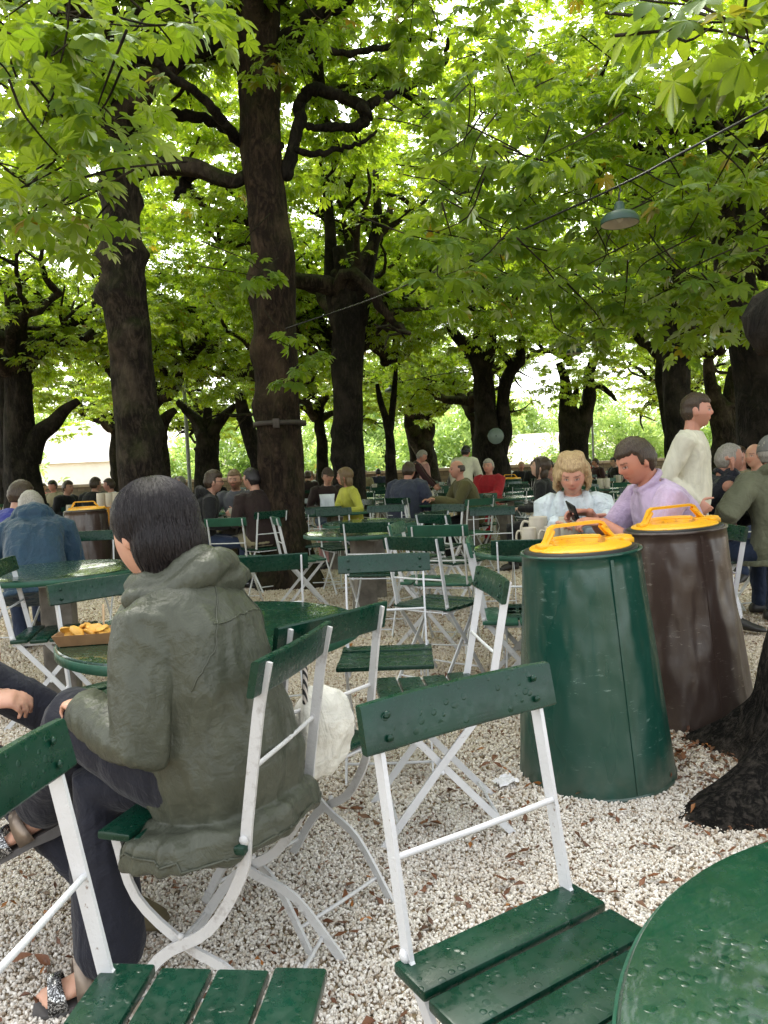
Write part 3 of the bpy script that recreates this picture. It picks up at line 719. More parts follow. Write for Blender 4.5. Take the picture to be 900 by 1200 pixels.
# ------------------------------------------------------------------ greenery beyond the wall
def bush_mesh(seed, rad, h, n, size, z0=.3):
    rng = np.random.default_rng(seed); nc = 60
    a = rng.uniform(0, 2*PI, nc); rr = rad*np.sqrt(rng.uniform(0, 1, nc)); z = z0+(h-z0)*rng.uniform(0, 1, nc)
    rr *= np.sqrt(np.clip(1-((z-h*.45)/(h*.58))**2, .05, 1))
    C = np.stack([rr*np.cos(a), rr*np.sin(a), z], 1)
    P = np.repeat(C, n//nc, 0)+rng.normal(0, rad*.17, (nc*(n//nc), 3))
    Up = np.array([0, 0, .6])+rng.normal(0, .7, P.shape); Dn = rng.normal(0, 1, P.shape)
    V, Fc, at = leaves_np(P, Dn, Up, size*rng.uniform(.7, 1.3, len(P)), rng, nl=4)
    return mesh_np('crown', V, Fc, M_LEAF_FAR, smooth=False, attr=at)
bm_ = [bush_mesh(300+i, 2.6, 5.5, 2600, .34) for i in range(3)]
tr = MB(); tr.loft(bark_tube([(0, 0, 0), (.05, 0, 1), (-.05, 0, 2.2), (0, 0, 3.6)], [.2, .15, .12, .05], np.random.default_rng(1), seg=10, knobs=0)); trd = tr.build('trunk', M_BARK); 
datas = [o.data for o in bm_]; td = trd.data
for o in bm_+[trd]: bpy.data.objects.remove(o)
r = random.Random(5)
for i in range(22):
    x = -26+i*2.55+r.uniform(-.6, .6); y = 35+r.uniform(0, 5)
    if 6.5 < x < 9.5 or -16.5 < x < -12.2: continue
    t = empty('broadleaf_tree', (x, y, -1.8+r.uniform(-.3, .3))); tag(t, 'pale green sunlit tree beyond the parapet wall', 'tree', 'sunlit trees beyond the parapet')
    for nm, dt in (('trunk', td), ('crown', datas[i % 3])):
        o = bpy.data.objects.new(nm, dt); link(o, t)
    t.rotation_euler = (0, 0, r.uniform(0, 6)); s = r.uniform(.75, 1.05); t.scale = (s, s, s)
for i in range(16):
    x = -60+i*8+r.uniform(-2, 2); y = 60+r.uniform(0, 12)
    t = empty('broadleaf_tree', (x, y, -1)); tag(t, 'hazy tree on the slope far behind the parapet', 'tree', 'hazy trees on the far slope')
    for nm, dt in (('trunk', td), ('crown', datas[i % 3])):
        o = bpy.data.objects.new(nm, dt); link(o, t)
    t.rotation_euler = (0, 0, r.uniform(0, 6)); s = r.uniform(1.3, 1.9); t.scale = (s, s, s)
# pale houses beyond, distance haze put into their wall and roof colours
def house(x, y, wd, h, rz, label, wallc, roofc):
    t = empty('house', (x, y, -1), rz); tag(t, label, 'house')
    mb = MB(); mb.box((wd, 7, h), loc=(0, 0, h/2)); mb.build('wall', m_plain('render_wall', wallc, .9, .2, 8, var=.08), t, smooth=False)
    mb = MB(); mb.loft([[(-wd/2-.4, -3.9, h-.1), (-wd/2-.4, 3.9, h-.1), (-wd/2-.4, 0, h+2.6)], [(wd/2+.4, -3.9, h-.1), (wd/2+.4, 3.9, h-.1), (wd/2+.4, 0, h+2.6)]]); mb.build('roof', m_plain('roof_tiles', roofc, .8, .5, 20), t, smooth=False)
    n = int(wd/1.8)
    for fl in range(2 if h > 4 else 0):
        for k in range(n):
            wx = -wd/2+wd*(k+.5)/n
            mb = MB(); mb.box((.8, .08, 1.2), loc=(wx, -3.53, 1.6+fl*2.6)); wo = mb.build('window', m_plain('window_frame', lin(230, 228, 220), .6), t, smooth=False)
            mb = MB(); mb.box((.64, .03, 1.04), loc=(wx, -3.59, 1.6+fl*2.6)); mb.build('pane', m_plain('window_glass', lin(170, 178, 184), .3), wo, smooth=False)
house(-17, 54, 12, 3.8, .1, 'pale white house far behind the parapet at the left', lin(246, 244, 240), lin(215, 208, 200))
house(13, 56, 10, 1.9, -.1, 'low pale house with a pinkish roof far behind the parapet at right', lin(240, 238, 234), lin(215, 195, 185))
# ------------------------------------------------------------------ folding chairs (front = local -Y ... sitter faces -Y)
BAR = dict(seg=4)
def flat_bar(mb, pts, wd, th, side=(1, 0, 0)):
    mb.tube(pts, 1.0, seg=4, flat=(th*.72, wd*.72), side=side, capr=False); return mb
def make_chair(kind='straight', gm=None, wm=None, label='', name='folding_chair'):
    gm = gm or M_GREEN; wm = wm or (M_WHITE if kind == 'straight' else M_WHITE_OLD)
    t = empty(name); tag(t, label, 'chair', 'green slatted folding chairs of the beer garden')
    W = .385
    # backrest board
    mb = MB(); n = 9; pr = []
    ang = math.radians(12)
    for i in range(n):
        x = -W/2-.01+(W+.02)*i/(n-1); bow = .010*(1-(2*i/(n-1)-1)**2)
        ring = []
        for (yy, zz) in ((-.009, -.036), (-.006, -.040), (.006, -.040), (.009, -.036), (.009, .036), (.006, .040), (-.006, .040), (-.009, .036)):
            c = .96 if i in (0, n-1) else 1
            ring.append((x, .222+bow+yy*c+math.sin(ang)*zz*c, .815+math.cos(ang)*zz*c))
        pr.append(ring)
    mb.loft(pr); bk = mb.build('backrest', gm, t, angle=40)
    for sx in (-1, 1):
        for dz in (-.018, .018):
            r_ = MB(); r_.ell((sx*(W/2-.035), .212+math.sin(ang)*dz, .815+dz), (.0065, .004, .0065), seg=10, rings=5); r_.build('rivet', gm, bk)
    # seat: slats with gaps
    mb = MB(); ns = 4
    for i in range(ns):
        y0 = -.182+i*.0915; zc = .452-.006*math.sin(PI*i/(ns-1))
        b_ = MB(); b_.box((W-.0, .083, .019), loc=(0, y0+.0415, zc), bev=.005)
        mb.add(b_.V, b_.F)
    mb.build('seat', gm, t, angle=40)
    xs = W/2-.022
    for sx in (-1, 1):
        x = sx*xs; f = MB()
        if kind == 'straight':
            P = [(x, .240, .846), (x, .222, .76), (x*1.0, .165, .46), (x, -.02, .235), (x, -.205, .0)]
        else:
            P = catmull([(x, .240, .846), (x, .215, .74), (x, .175, .50), (x, .155, .39), (x, .07, .26), (x, -.06, .175), (x, -.19, .0)], 4)
        flat_bar(f, P, .024, .008); f.build('leg', wm, t, smooth=False)
        f = MB(); x2 = sx*(xs-.016)
        if kind == 'straight': P = [(x2, -.165, .44), (x2, .02, .235), (x2, .235, .0)]
        else: P = catmull([(x2, -.165, .44), (x2, -.12, .30), (x2, .0, .205), (x2, .12, .15), (x2, .245, 0.0)], 4)
        flat_bar(f, P, .022, .008); f.build('leg', wm, t, smooth=False)
        f = MB(); f.box((.006, .34, .022), loc=(sx*(xs-.03), 0, .430)); f.build('seat_rail', wm, t, smooth=False)
        f = MB(); f.ell((sx*(xs+.006), .168, .468), (.006, .012, .012), seg=8, rings=4); f.build('hinge_bolt', wm, t); f = MB(); f.ell((sx*(xs), .0, .235), (.008, .008, .008), seg=8, rings=4); f.build('hinge_bolt', wm, t)
    for (y, z, r, xx) in ((.188, .615, .0055, xs), (-.15, .065, .0055, xs), (.19, .055, .0055, xs-.016), (.165, .43, .005, xs)):
        f = MB(); f.tube([(-xx, y, z), (0, y, z-.002), (xx, y, z)], r, 7); f.build('crossbar', wm, t)
    return t
chair_A = make_chair('straight', label='x'); chair_B = make_chair('curved', label='x', gm=M_GREEN); chair_C = make_chair('straight', label='x', gm=M_GREEN_OLD, wm=M_WHITE_OLD)
CHP = {'A': chair_A, 'B': chair_B, 'C': chair_C}
used = {}
# far chair: one joined mesh (too small to show parts)
def joined(t, name):
    V = []; Fs = []; mats = []; mi = []
    def rec(o):
        if o.type == 'MESH':
            b = len(V); V.extend([v.co.copy() for v in o.data.vertices])
            m = o.data.materials[0]
            if m not in mats: mats.append(m)
            for p_ in o.data.polygons: Fs.append([i+b for i in p_.vertices]); mi.append(mats.index(m))
        for c in children(o): rec(c)
    rec(t); me = bpy.data.meshes.new(name); me.from_pydata([tuple(v) for v in V], [], Fs)
    for m in mats: me.materials.append(m)
    me.polygons.foreach_set('material_index', mi); me.update(); return me
FARM = {k: joined(v, 'folding_chair') for k, v in CHP.items()}
def chair(kind, x, y, th, label, tilt=0, group=None, z=0.0, far=False):
    """th = heading the sitter faces, degrees (0=+x, 90=away, 180=left)"""
    if far:
        t = bpy.data.objects.new('folding_chair', FARM[kind]); COL.objects.link(t); tag(t, label, 'chair', group or 'green slatted folding chairs of the beer garden')
    else:
        t = CHP[kind] if not used.get(kind) else copy_tree(CHP[kind]); used[kind] = 1; tag(t, label, 'chair', group or 'green slatted folding chairs of the beer garden')
    t.location = (x, y, z); t.rotation_euler = (0, tilt, math.radians(th+90)); return t
def chair_b(kind, px, py, th, label, z=.815, **k):
    """place by the pixel of the backrest centre"""
    p = atz(px, py, z); f = Vector((math.cos(math.radians(th)), math.sin(math.radians(th))))
    return chair(kind, p.x+f.x*.222, p.y+f.y*.222, th, label, **k)
chair_b('A', 543, 826, -58, 'glossy green chair with thin white legs, empty, nearest in the centre foreground')
c1 = chair_b('B', 344, 768, 163, 'chair with curved peeling white legs that the woman in the green jacket sits on')
chair_b('B', 391, 735, 139, 'old chair holding a white cloth bag, behind the back of the woman in green')
chair_b('A', 574, 684, 186, 'empty chair seen side-on with its slats toward us, its back by the green bin')
chair('A', -.32, .945, -6, 'chair at the bottom left corner, only its backrest end and wet seat showing')
chair_b('A', 450, 660, 268, 'chair facing us with two rivets at each end of its board, beyond the round table')
chair_b('A', 484, 637, 52, 'chair turned right behind the one with the riveted board')
chair_b('C', 513, 622, 72, 'smaller looking chair just right of the man in the long blue coat')
chair_b('A', 577, 599, 262, 'wide-backed chair right of the man in the olive jacket')
chair_b('A', 624, 641, 78, 'chair pushed up to the mug table, half hidden behind the green bin')
chair_b('C', 552, 640, -8, 'chair on the left side of the mug table turned sideways')
chair_b('A', 430, 618, 77, 'dark-backed chair tucked at the round table with the grey post')
chair_b('A', 452, 596, 265, 'chair beyond the post table, behind the blue coat man on the left')
chair_b('A', 379, 598, 272, 'chair in front of the woman in yellow, just right of the strapped trunk')
chair_b('C', 466, 619, -15, 'faded light green chair seen end-on beside the post table')
chair_b('A', 507, 608, 40, 'tilted chair directly in front of the seated man in olive')
chair_b('A', 106, 628, 278, 'chair across the left table with a glare patch on its top')
chair_b('A', 6, 664, 12, 'chair cut by the left picture edge with its seat facing right')
c_o = chair_b('A', 118, 689, -44, 'chair opposite the woman in green, its board tilted in front of the left post table')
chair_b('A', 310, 660, 100, 'faded grey-green backed chair standing against the foot of the strapped trunk')
chair_b('C', 264, 612, 80, 'folded-looking pale chair behind the bearded man group')
chair_b('A', 38, 634, 97, 'chair under the man in the blue hooded jacket')
chair_b('A', 0, 634, 84, 'chair beside the blue jacket man, cut by the left edge')
chair_b('A', 888, 593, 108, 'chair under the man in the hooded olive coat at the right edge')
# ------------------------------------------------------------------ round tables
def make_table(name='round_table', R=.475, H=.74, post=True):
    t = empty(name)
    mb = MB(); mb.lathe([(.01, H-.032), (R-.03, H-.032), (R-.006, H-.030), (R, H-.024), (R, H-.006), (R-.004, H-.001), (R-.02, H), (.01, H)], 96)
    tp = mb.build('tabletop', M_GREEN_TOP, t, angle=40)
    mb = MB(); mb.lathe([(R+.0005, H-.036), (R+.004, H-.034), (R+.004, H-.010), (R+.0005, H-.008)], 96, cap=False); mb.build('rim', M_GREEN_OLD, t)
    mb = MB(); mb.box((.17, .17, H-.06), loc=(0, 0, (H-.06)/2), bev=.012); mb.build('post', M_CONC, t, smooth=False)
    mb = MB(); mb.box((.62, .06, .03), loc=(0, 0, H-.047)); mb.box((.06, .62, .03), loc=(0, 0, H-.0475)); mb.build('bracket', M_WHITE_OLD, t, smooth=False)
    return t
tb0 = make_table()
FART = joined(tb0, 'round_table')
tused = 0
def table(x, y, label, rz=.2, far=False, group='round green tables'):
    global tused
    if far:
        t = bpy.data.objects.new('round_table', FART); COL.objects.link(t)
    else:
        t = tb0 if not tused else copy_tree(tb0); tused = 1
    tag(t, label, 'table', group); t.location = (x, y, 0); t.rotation_euler = (0, 0, rz); return t
T1p = Vector((-.57, 2.42)); table(T1p.x, T1p.y, 'round green table in front of the woman, with the chips tray on it')
table(.63, .47, 'wet round green tabletop filling the bottom right corner', rz=.5)
p = atz(66, 667, .74); TLp = p; table(p.x, p.y, 'round green table with a bright sky glare on its top, at the left')
p = atz(424, 622, .74); TMp = p; table(p.x, p.y, 'round green table on a thick grey post, right of the strapped trunk', rz=.35)
TRp = Vector((.98, 4.36, .74)); table(TRp.x, TRp.y, 'round green table with the beer mugs, shared by the couple')
# ------------------------------------------------------------------ waste bins
def m_binpaint(name, c0, scratch, rough=.22):
    m = NM(name); co = m.coord()
    n = m.noise(m.coord(scale=(1, 1, .35)), 3.2, 4, .5)
    s1 = m.ramp(m.noise(m.coord(scale=(14, 14, 60), rot=(.3, .5, 0)), 1.6, 5, .75), [(.60, g1(0)), (.64, g1(1))])
    s2 = m.ramp(m.noise(m.coord(scale=(1, 1, 1)), 36, 6, .8), [(.64, g1(0)), (.70, g1(1))])
    s = m.math('MULTIPLY', m.math('MULTIPLY', m.math('MAXIMUM', s1, s2), m.ramp(m.noise(m.coord(), 4.5, 3), [(.50, g1(.0)), (.66, g1(1))])), .7)
    c = m.mix(s, c0, scratch)
    c = m.mix(m.ramp(n, [(.35, g1(0)), (.7, g1(.25))]), c, tuple(x*.6 for x in c0[:3])+(1,))
    geo = m.n('TexCoord'); sx = m.n('SeparateXYZ'); m.l(geo.outputs['Object'], sx.inputs[0])
    bz = m.math('MULTIPLY', m.ramp(sx.outputs['Z'], [(.0, g1(1)), (.16, g1(0))]), m.ramp(m.noise(co, 9, 5, .7), [(.35, g1(0)), (.6, g1(1))]))
    c = m.mix(m.math('MULTIPLY', bz, .3), c, (.16, .13, .10, 1))
    h = m.noise(m.coord(scale=(1.2, 1.2, .5)), 2.6, 3, .5)
    nb = m.bump(h, .75, .12); nb = m.bump(m.noise(co, 20, 4), .1, .01, nb)
    m.pbr(c, m.mix(m.ramp(n, [(.3, g1(0)), (.7, g1(1))]), g1(rough), g1(rough*1.9)), nb, spec=.6, coat=.2); return m.m
M_BING = m_binpaint('bin_green_paint', (.0045, .052, .036, 1), (.20, .30, .26, 1))
M_BINB = m_binpaint('bin_brown_paint', (.058, .037, .030, 1), (.34, .30, .26, 1), .24)
def m_yellow():
    m = NM('yellow_lid_plastic'); co = m.coord()
    n = m.noise(co, 14, 5, .7)
    c = m.mix(m.ramp(n, [(.56, g1(0)), (.66, g1(1))]), (.84, .43, .012, 1), (.45, .23, .03, 1))
    c = m.mix(m.ramp(m.noise(co, 50, 4, .8), [(.62, g1(0)), (.68, g1(.8))]), c, (.14, .08, .03, 1))
    m.pbr(c, .38, m.bump(m.noise(co, 30, 4), .2, .004), coat=.15); return m.m
M_YEL = m_yellow()
M_RUBBER = m_plain('dark_liner', (.012, .011, .011, 1), .5, .3, 30)
def make_bin(mat, H=.93, R0=.298, R1=.224, dents=0, lid=True, seed=1):
    t = empty('waste_bin')
    seg = 72; prof = [(R0+.004, .0), (R0+.004, .012), (R0, .014)]
    nz = 24
    for i in range(nz+1): prof.append((R0+(R1-R0)*(i/nz), .016+(H-.03)*i/nz))
    prof += [(R1+.006, H-.012), (R1+.008, H-.006), (R1+.006, H), (R1-.002, H), (R1-.006, H-.03)]
    mb = MB(); rings = []
    for r, z in prof:
        rings.append([])
        for j in range(seg):
            a = 2*PI*j/seg; q = r + .004*mnoise.noise(Vector((math.cos(a)*1.6+seed, math.sin(a)*1.6, z*2.4))) * (1 if .03 < z < H-.04 else .3)
            if dents: q -= dents*max(0, mnoise.noise(Vector((math.cos(a)*3+seed*3, math.sin(a)*3, z*3.2))))*(1 if .03 < z < H-.08 else 0)
            rings[-1].append((q*math.cos(a), q*math.sin(a), z))
    mb.loft(rings, cap=False); mb.build('body', mat, t)
    # overlap seam strip with small rivets
    mb = MB(); P = [(0, -(R0+(R1-R0)*k/8+.004), .018+(H-.04)*k/8) for k in range(9)]
    flat_bar(mb, P, .004, .012, side=(1, 0, 0)); mb.build('seam', mat, t, smooth=False)
    mb = MB(); mb.lathe([(R1-.035, H-.06), (R1-.012, H-.02), (R1-.008, H+.004), (R1-.02, H+.010), (R1-.06, H+.006)], 56, cap=False); mb.build('liner', M_RUBBER, t)
    if lid:
        l = MB(); RL = R1-.030
        l.lathe([(.02, H+.012), (.10, H+.014), (.106, H+.028), (RL-.05, H+.028), (RL-.035, H+.020), (RL-.006, H+.017), (RL, H+.012), (RL, H+.002), (RL-.01, H-.002)], 64, cap=True)
        # raised crescent rib
        l.tube([(math.cos(a)*(RL-.075), math.sin(a)*(RL-.065), H+.030) for a in [math.radians(20+k*14) for k in range(11)]], .012, 8)
        # hinge block
        l.box((.11, .07, .036), loc=(RL-.035, 0, H+.018), bev=.008); l.box((.045, .12, .026), loc=(RL-.012, 0, H+.016), bev=.006)
        lo = l.build('lid', M_YEL, t, angle=40)
        h = MB(); zt = H+.098
        flat_bar(h, [(-.155, 0, H+.018), (-.12, 0, zt-.008), (-.105, 0, zt), (.085, 0, zt), (.10, 0, zt-.006), (.15, 0, H+.022)], .030, .011, side=(0, 0, 1))
        for sx in (-1, 1): h.box((.055, .055, .02), loc=(sx*.15, 0, H+.026), bev=.006)
        for sy in (-1, 1):
            h.tube([(-.15, sy*.02, H+.028), (-.112, sy*.010, zt-.02)], .008, 6); h.tube([(.145, sy*.02, H+.028), (.10, sy*.010, zt-.02)], .008, 6)
        h.build('handle', M_YEL, lo, angle=40)
    return t
gb = make_bin(M_BING, H=.885, dents=.004); tag(gb, 'tall tapered green metal bin with a yellow handled lid, nearer of the pair', 'waste bin')
pb = atz(700, 904, 0); gb.location = (pb.x, pb.y+.02, 0); gb.rotation_euler = (0, math.radians(-2.6), math.radians(14))
bb = make_bin(M_BINB, H=.895, dents=.022, seed=4); tag(bb, 'tall tapered brown metal bin with a yellow handled lid, dented', 'waste bin')
pb2 = atz(820, 843, 0); bb.location = (pb2.x-.015, pb2.y+.10, 0); bb.rotation_euler = (0, math.radians(-3.0), math.radians(8))
b3 = make_bin(M_BINB, seed=7); tag(b3, 'distant brown bin with a yellow lid, behind the left table', 'waste bin'); q = atd(103, 640, 8.5); b3.location = (q.x, 8.5, 0); b3.rotation_euler = (0, 0, .4)
b4 = make_bin(M_BINB, seed=9, lid=False); tag(b4, 'dark open bin without a lid beside the distant brown one', 'waste bin'); q = atd(119, 640, 8.2); b4.location = (q.x+.1, 8.9, 0)
b5 = make_bin(M_BING, seed=9); tag(b5, 'far bin with orange-yellow lid in front of the round-disc tree', 'waste bin'); q = atd(598, 560, 15.5); b5.location = (q.x, 15.5, 0)
# ------------------------------------------------------------------ stoneware mugs
M_MUG = m_plain('salt_glaze_stoneware', (.52, .46, .36, 1), .35, .3, 60, var=.15, coat=.3)
def make_mug(s=1.0):
    t = empty('beer_mug'); mb = MB()
    mb.lathe([(.036, 0), (.046, .003), (.050, .012), (.0495, .02), (.052, .03), (.0535, .09), (.052, .135), (.0495, .150), (.0505, .158), (.0475, .160), (.045, .154), (.047, .13), (.046, .02), (.01, .012)], 28)
    mb.build('cup', M_MUG, t)
    h = MB(); h.tube(catmull([(.050, 0, .13), (.078, 0, .134), (.092, 0, .10), (.088, 0, .06), (.066, 0, .035), (.050, 0, .036)], 5), .0075, 8); h.build('handle', M_MUG, t)
    t.scale = (s, s, s); return t
mug0 = make_mug()
FARMUG = joined(mug0, 'beer_mug'); mu = 0
def mug(x, y, z, label, rz=0, s=1., far=False):
    global mu
    if far: t = bpy.data.objects.new('beer_mug', FARMUG); COL.objects.link(t)
    else: t = mug0 if not mu else copy_tree(mug0); mu = 1
    tag(t, label, 'beer mug', 'stoneware beer mugs'); t.location = (x, y, z); t.rotation_euler = (0, 0, rz); t.scale = (s, s, s); return t
def mugpx(px, py, label, rz, s, z=.74):
    p = atz(px, py, z); return mug(p.x, p.y, z, label, rz, s)
for px_, d_, lb_, rz_, s_ in ((620, 4.16, 'small grey-beige mug at the left of the mug table', 2.6, .82), (631, 4.40, 'tall mug with its handle to the left, furthest back on the mug table', 2.9, 1.08), (647, 4.12, 'mug with a rounded handle just above the yellow bin lid', 3.3, .85), (666, 4.30, 'tall mug behind the phone, in front of the blonde woman', .9, 1.08)):
    q_ = atd(px_, 620, d_); mug(q_.x, d_, .74, lb_, rz_, s_)
# ------------------------------------------------------------------ phone, chips tray, bag, napkin, leaves
M_BLACK = m_plain('black_plastic', (.012, .012, .014, 1), .25, .1, 50)
M_KRAFT = m_plain('kraft_card', (.30, .17, .08, 1), .8, .3, 80)
M_CHIP = m_plain('fried_chips', (.72, .38, .06, 1), .5, .6, 30, var=.45)
pt = atz(97, 752, .742)
tray = empty('chip_tray', (pt.x+.02, pt.y, .742), .12); tag(tray, 'brown card tray on the table edge beside the woman', 'tray')
mb = MB(); a_, b_, h_ = .075, .052, .034
mb.loft([[(-a_, -b_, 0), (a_, -b_, 0), (a_, b_, 0), (-a_, b_, 0)], [(-a_*1.2, -b_*1.25, h_), (a_*1.2, -b_*1.25, h_), (a_*1.2, b_*1.25, h_), (-a_*1.2, b_*1.25, h_)], [(-a_*1.17, -b_*1.21, h_), (a_*1.17, -b_*1.21, h_), (a_*1.17, b_*1.21, h_), (-a_*1.17, b_*1.21, h_)], [(-a_*.97, -b_*.96, .003), (a_*.97, -b_*.96, .003), (a_*.97, b_*.96, .003), (-a_*.97, b_*.96, .003)]])
mb.build('card_box', M_KRAFT, tray, smooth=False)
rr = random.Random(3)
for k in range(16):
    c = MB(); c.ell((0, 0, 0), (.026, .018, .006), seg=10, rings=6); 
    for v in c.V: v.z += 5*v.x*v.x*rr.choice([-1, 1]); v.z += .003*mnoise.noise(v*60)
    o = c.build('potato_wedge', M_CHIP); o.location = (tray.location.x+rr.uniform(-.06, .06), tray.location.y+rr.uniform(-.035, .035), .742+.022+rr.uniform(0, .024)); o.rotation_euler = (rr.uniform(-.7, .7), rr.uniform(-.7, .7), rr.uniform(0, 6)); o.name = 'crisp'
    tag(o, 'golden fried crisp heaped in the brown card tray', 'crisp', 'golden crisps in the card tray')
c = MB(); c.tube([(0, 0, 0), (.002, .005, .085)], .0035, 6); o = c.build('wooden_fork', m_plain('pale_wood', (.62, .45, .27, 1), .7)); tag(o, 'small pale wooden fork standing up in the chips', 'fork'); o.location = (tray.location.x+.035, tray.location.y+.03, .762)
# phone
M_SCREEN = m_plain('phone_screen', (.02, .025, .03, 1), .08, 0, 20)
# leaf litter (stuff) and a few single leaves
def m_dry():
    m = NM('dry_leaf'); at = m.n('Attribute', attribute_name='lv'); c = m.ramp(at.outputs['Fac'], [(0, (.10, .035, .012, 1)), (.5, (.17, .06, .02, 1)), (.8, (.07, .03, .015, 1)), (1, (.33, .12, .02, 1))]); m.pbr(c, .55, m.bump(m.noise(m.coord(), 60, 4), .5, .004)); return m.m
M_DRY = m_dry()
rng = np.random.default_rng(9)
n = 1900
Yp = 1.0+8*rng.random(n)**1.3; Xp = rng.uniform(-1, 1, n)*(.6*Yp+.3)
# denser drifts around the bins and the near tree
m1 = 110; a = rng.uniform(0, 2*PI, m1); rr_ = rng.uniform(.30, .50, m1); X1 = pb2.x-.05+np.cos(a)*rr_; Y1 = pb2.y+.05+np.sin(a)*rr_
m2 = 130; X2 = rng.normal(1.13, .13, m2); Y2 = rng.normal(2.95, .16, m2)
Xp = np.concatenate([Xp, X1, X2]); Yp = np.concatenate([Yp, Y1, Y2]); n = len(Xp)
Pl = np.stack([Xp, Yp, np.full(n, .016)+rng.uniform(0, .012, n)], 1)
Up = np.array([0, 0, 1.])+rng.normal(0, .35, (n, 3)); Dn = np.stack([rng.normal(size=n), rng.normal(size=n), rng.normal(0, .15, n)], 1)
V, Fc, at = leaves_np(Pl, Dn, Up, rng.uniform(.022, .065, n)*np.where(rng.random(n) < .15, 1.6, 1), rng, nl=2)
V = V+np.stack([np.zeros(len(V)), np.zeros(len(V)), .006*np.sin(V[:, 0]*90)*np.cos(V[:, 1]*70)], 1); V[:, 2] = np.maximum(V[:, 2], .010)
lit = mesh_np('leaf_litter', V, Fc, M_DRY, smooth=True, attr=at); tag(lit, 'scattered brown shreds of fallen chestnut leaf lying on the gravel', 'leaf litter', kind='stuff')
def dry_leaf(p, size, label, rz, lv=.95, nl=1):
    rg = np.random.default_rng(int(size*1e4)); V, Fc, at = leaves_np(np.array([[0, 0, 0.]]), np.array([[1., 0, .1]]), np.array([[0, 0, 1.]]), np.array([size]), rg, nl=max(2, nl), hi=True)
    V[:, 2] += .35*size*np.sin(V[:, 0]/size*2.4)*.4; V[:, 2] -= V[:, 2].min(); at['lv'] = ('FLOAT', np.full(len(V), lv))
    o = mesh_np('fallen_leaf', V, Fc, M_DRY, attr=at); o.location = p; o.rotation_euler = (0, 0, rz); tag(o, label, 'leaf'); return o
dry_leaf(atz(413, 1058, .022), .035, 'orange leaf on the gravel left of the nearest empty chair', .3, 1.0)
dry_leaf(atz(428, 1078, .022), .03, 'small orange leaf just below the other orange one', 2, 1.0)
dry_leaf(atz(340, 1072, .022), .06, 'brown curled leaf on the gravel under the feet of the woman\'s chair', 1, .3)
dry_leaf(atz(40, 1125, .022), .10, 'long brown leaf on the gravel beside the silver sandal', 1.4, .3)
dry_leaf(atz(615, 960, .022), .06, 'greyish leaf lying seen through the nearest chair frame', .2, .7)
dry_leaf(atz(577, 898, .03), .07, 'dark brown leaf standing at the foot of the side-on chair', 1.2, .2, 3)
# napkin
mb = MB(); 
N_ = 9; V = [((i/(N_-1)-.5)*.085, (j/(N_-1)-.5)*.065, .012+.016*abs(mnoise.noise(Vector((i*.55, j*.55, 2))))*2) for j in range(N_) for i in range(N_)]
Fs = [(j*N_+i, j*N_+i+1, (j+1)*N_+i+1, (j+1)*N_+i) for j in range(N_-1) for i in range(N_-1)]
o = mesh_np('paper_napkin', V, Fs, m_plain('tissue', (.75, .75, .77, 1), .9)); o.location = atz(592, 920, .008); o.rotation_euler = (0, 0, .4); tag(o, 'crumpled white paper napkin on the gravel near the green bin', 'napkin')
# ------------------------------------------------------------------ lamps and cable
M_ENAMEL = m_plain('green_enamel', (.022, .06, .044, 1), .45, .1, 20)
M_INNER = m_plain('lamp_inner_enamel', (.55, .55, .50, 1), .5, .1, 20)
def lamp(p, s, label):
    t = empty('hanging_lamp', p); tag(t, label, 'lamp', 'enamel garden lamps')
    mb = MB(); mb.lathe([(.175, -.10), (.178, -.095), (.17, -.05), (.13, -.005), (.06, .02), (.045, .03), (.045, .09), (.03, .105), (.012, .11)], 36, cap=True) if False else mb.lathe([(.170, -.098), (.178, -.100), (.178, -.092), (.172, -.05), (.14, -.01), (.07, .018), (.048, .03), (.045, .09), (.03, .105), (.012, .11)], 36, cap=False)
    mb.build('lamp_shade', M_ENAMEL, t)
    mb = MB(); mb.lathe([(.171, -.097), (.165, -.05), (.134, -.014), (.066, .012), (.01, .014)], 36, cap=False); mb.build('shade_lining', M_INNER, t)
    mb = MB(); mb.ell((0, 0, -.035), (.035, .035, .05)); mb.build('bulb', M_INNER, t)
    mb = MB(); mb.tube([(0, 0, .105), (0, 0, .17), (.02, 0, .21), (.0, 0, .25)], .008, 6); mb.build('hook', M_BLACK, t)
    t.scale = (s, s, s); return t
lamp(atd(726, 250, 4.9), .68, 'dome lamp with pale underside hanging from the cable, biggest of the lamps')
lamp(atd(673, 409, 16.5), 1.0, 'second dome lamp, further back under the canopy above the blonde woman')
lamp(atd(458, 455, 21), 1.0, 'tiny far dome lamp left of the forked tree')
def cable(pts, r, label):
    mb = MB(); P = catmull(pts, 8); mb.tube(P, r, 5); o = mb.build('overhead_cable', M_BLACK); tag(o, label, 'cable', 'overhead cables'); return o
cable([atd(1000, 75, 4.2), atd(900, 126, 4.5), atd(790, 184, 4.7), atd(727, 217, 4.9), atd(600, 275, 5.6), atd(455, 343, 7), atd(335, 385, 7.8)], .008, 'black cable sagging across the upper right, carrying the big dome lamp')
cable([atd(920, 372, 14), atd(800, 384, 15), atd(673, 399, 16.5), atd(560, 430, 19), atd(458, 449, 21)], .010, 'thinner far cable with the two small lamps')
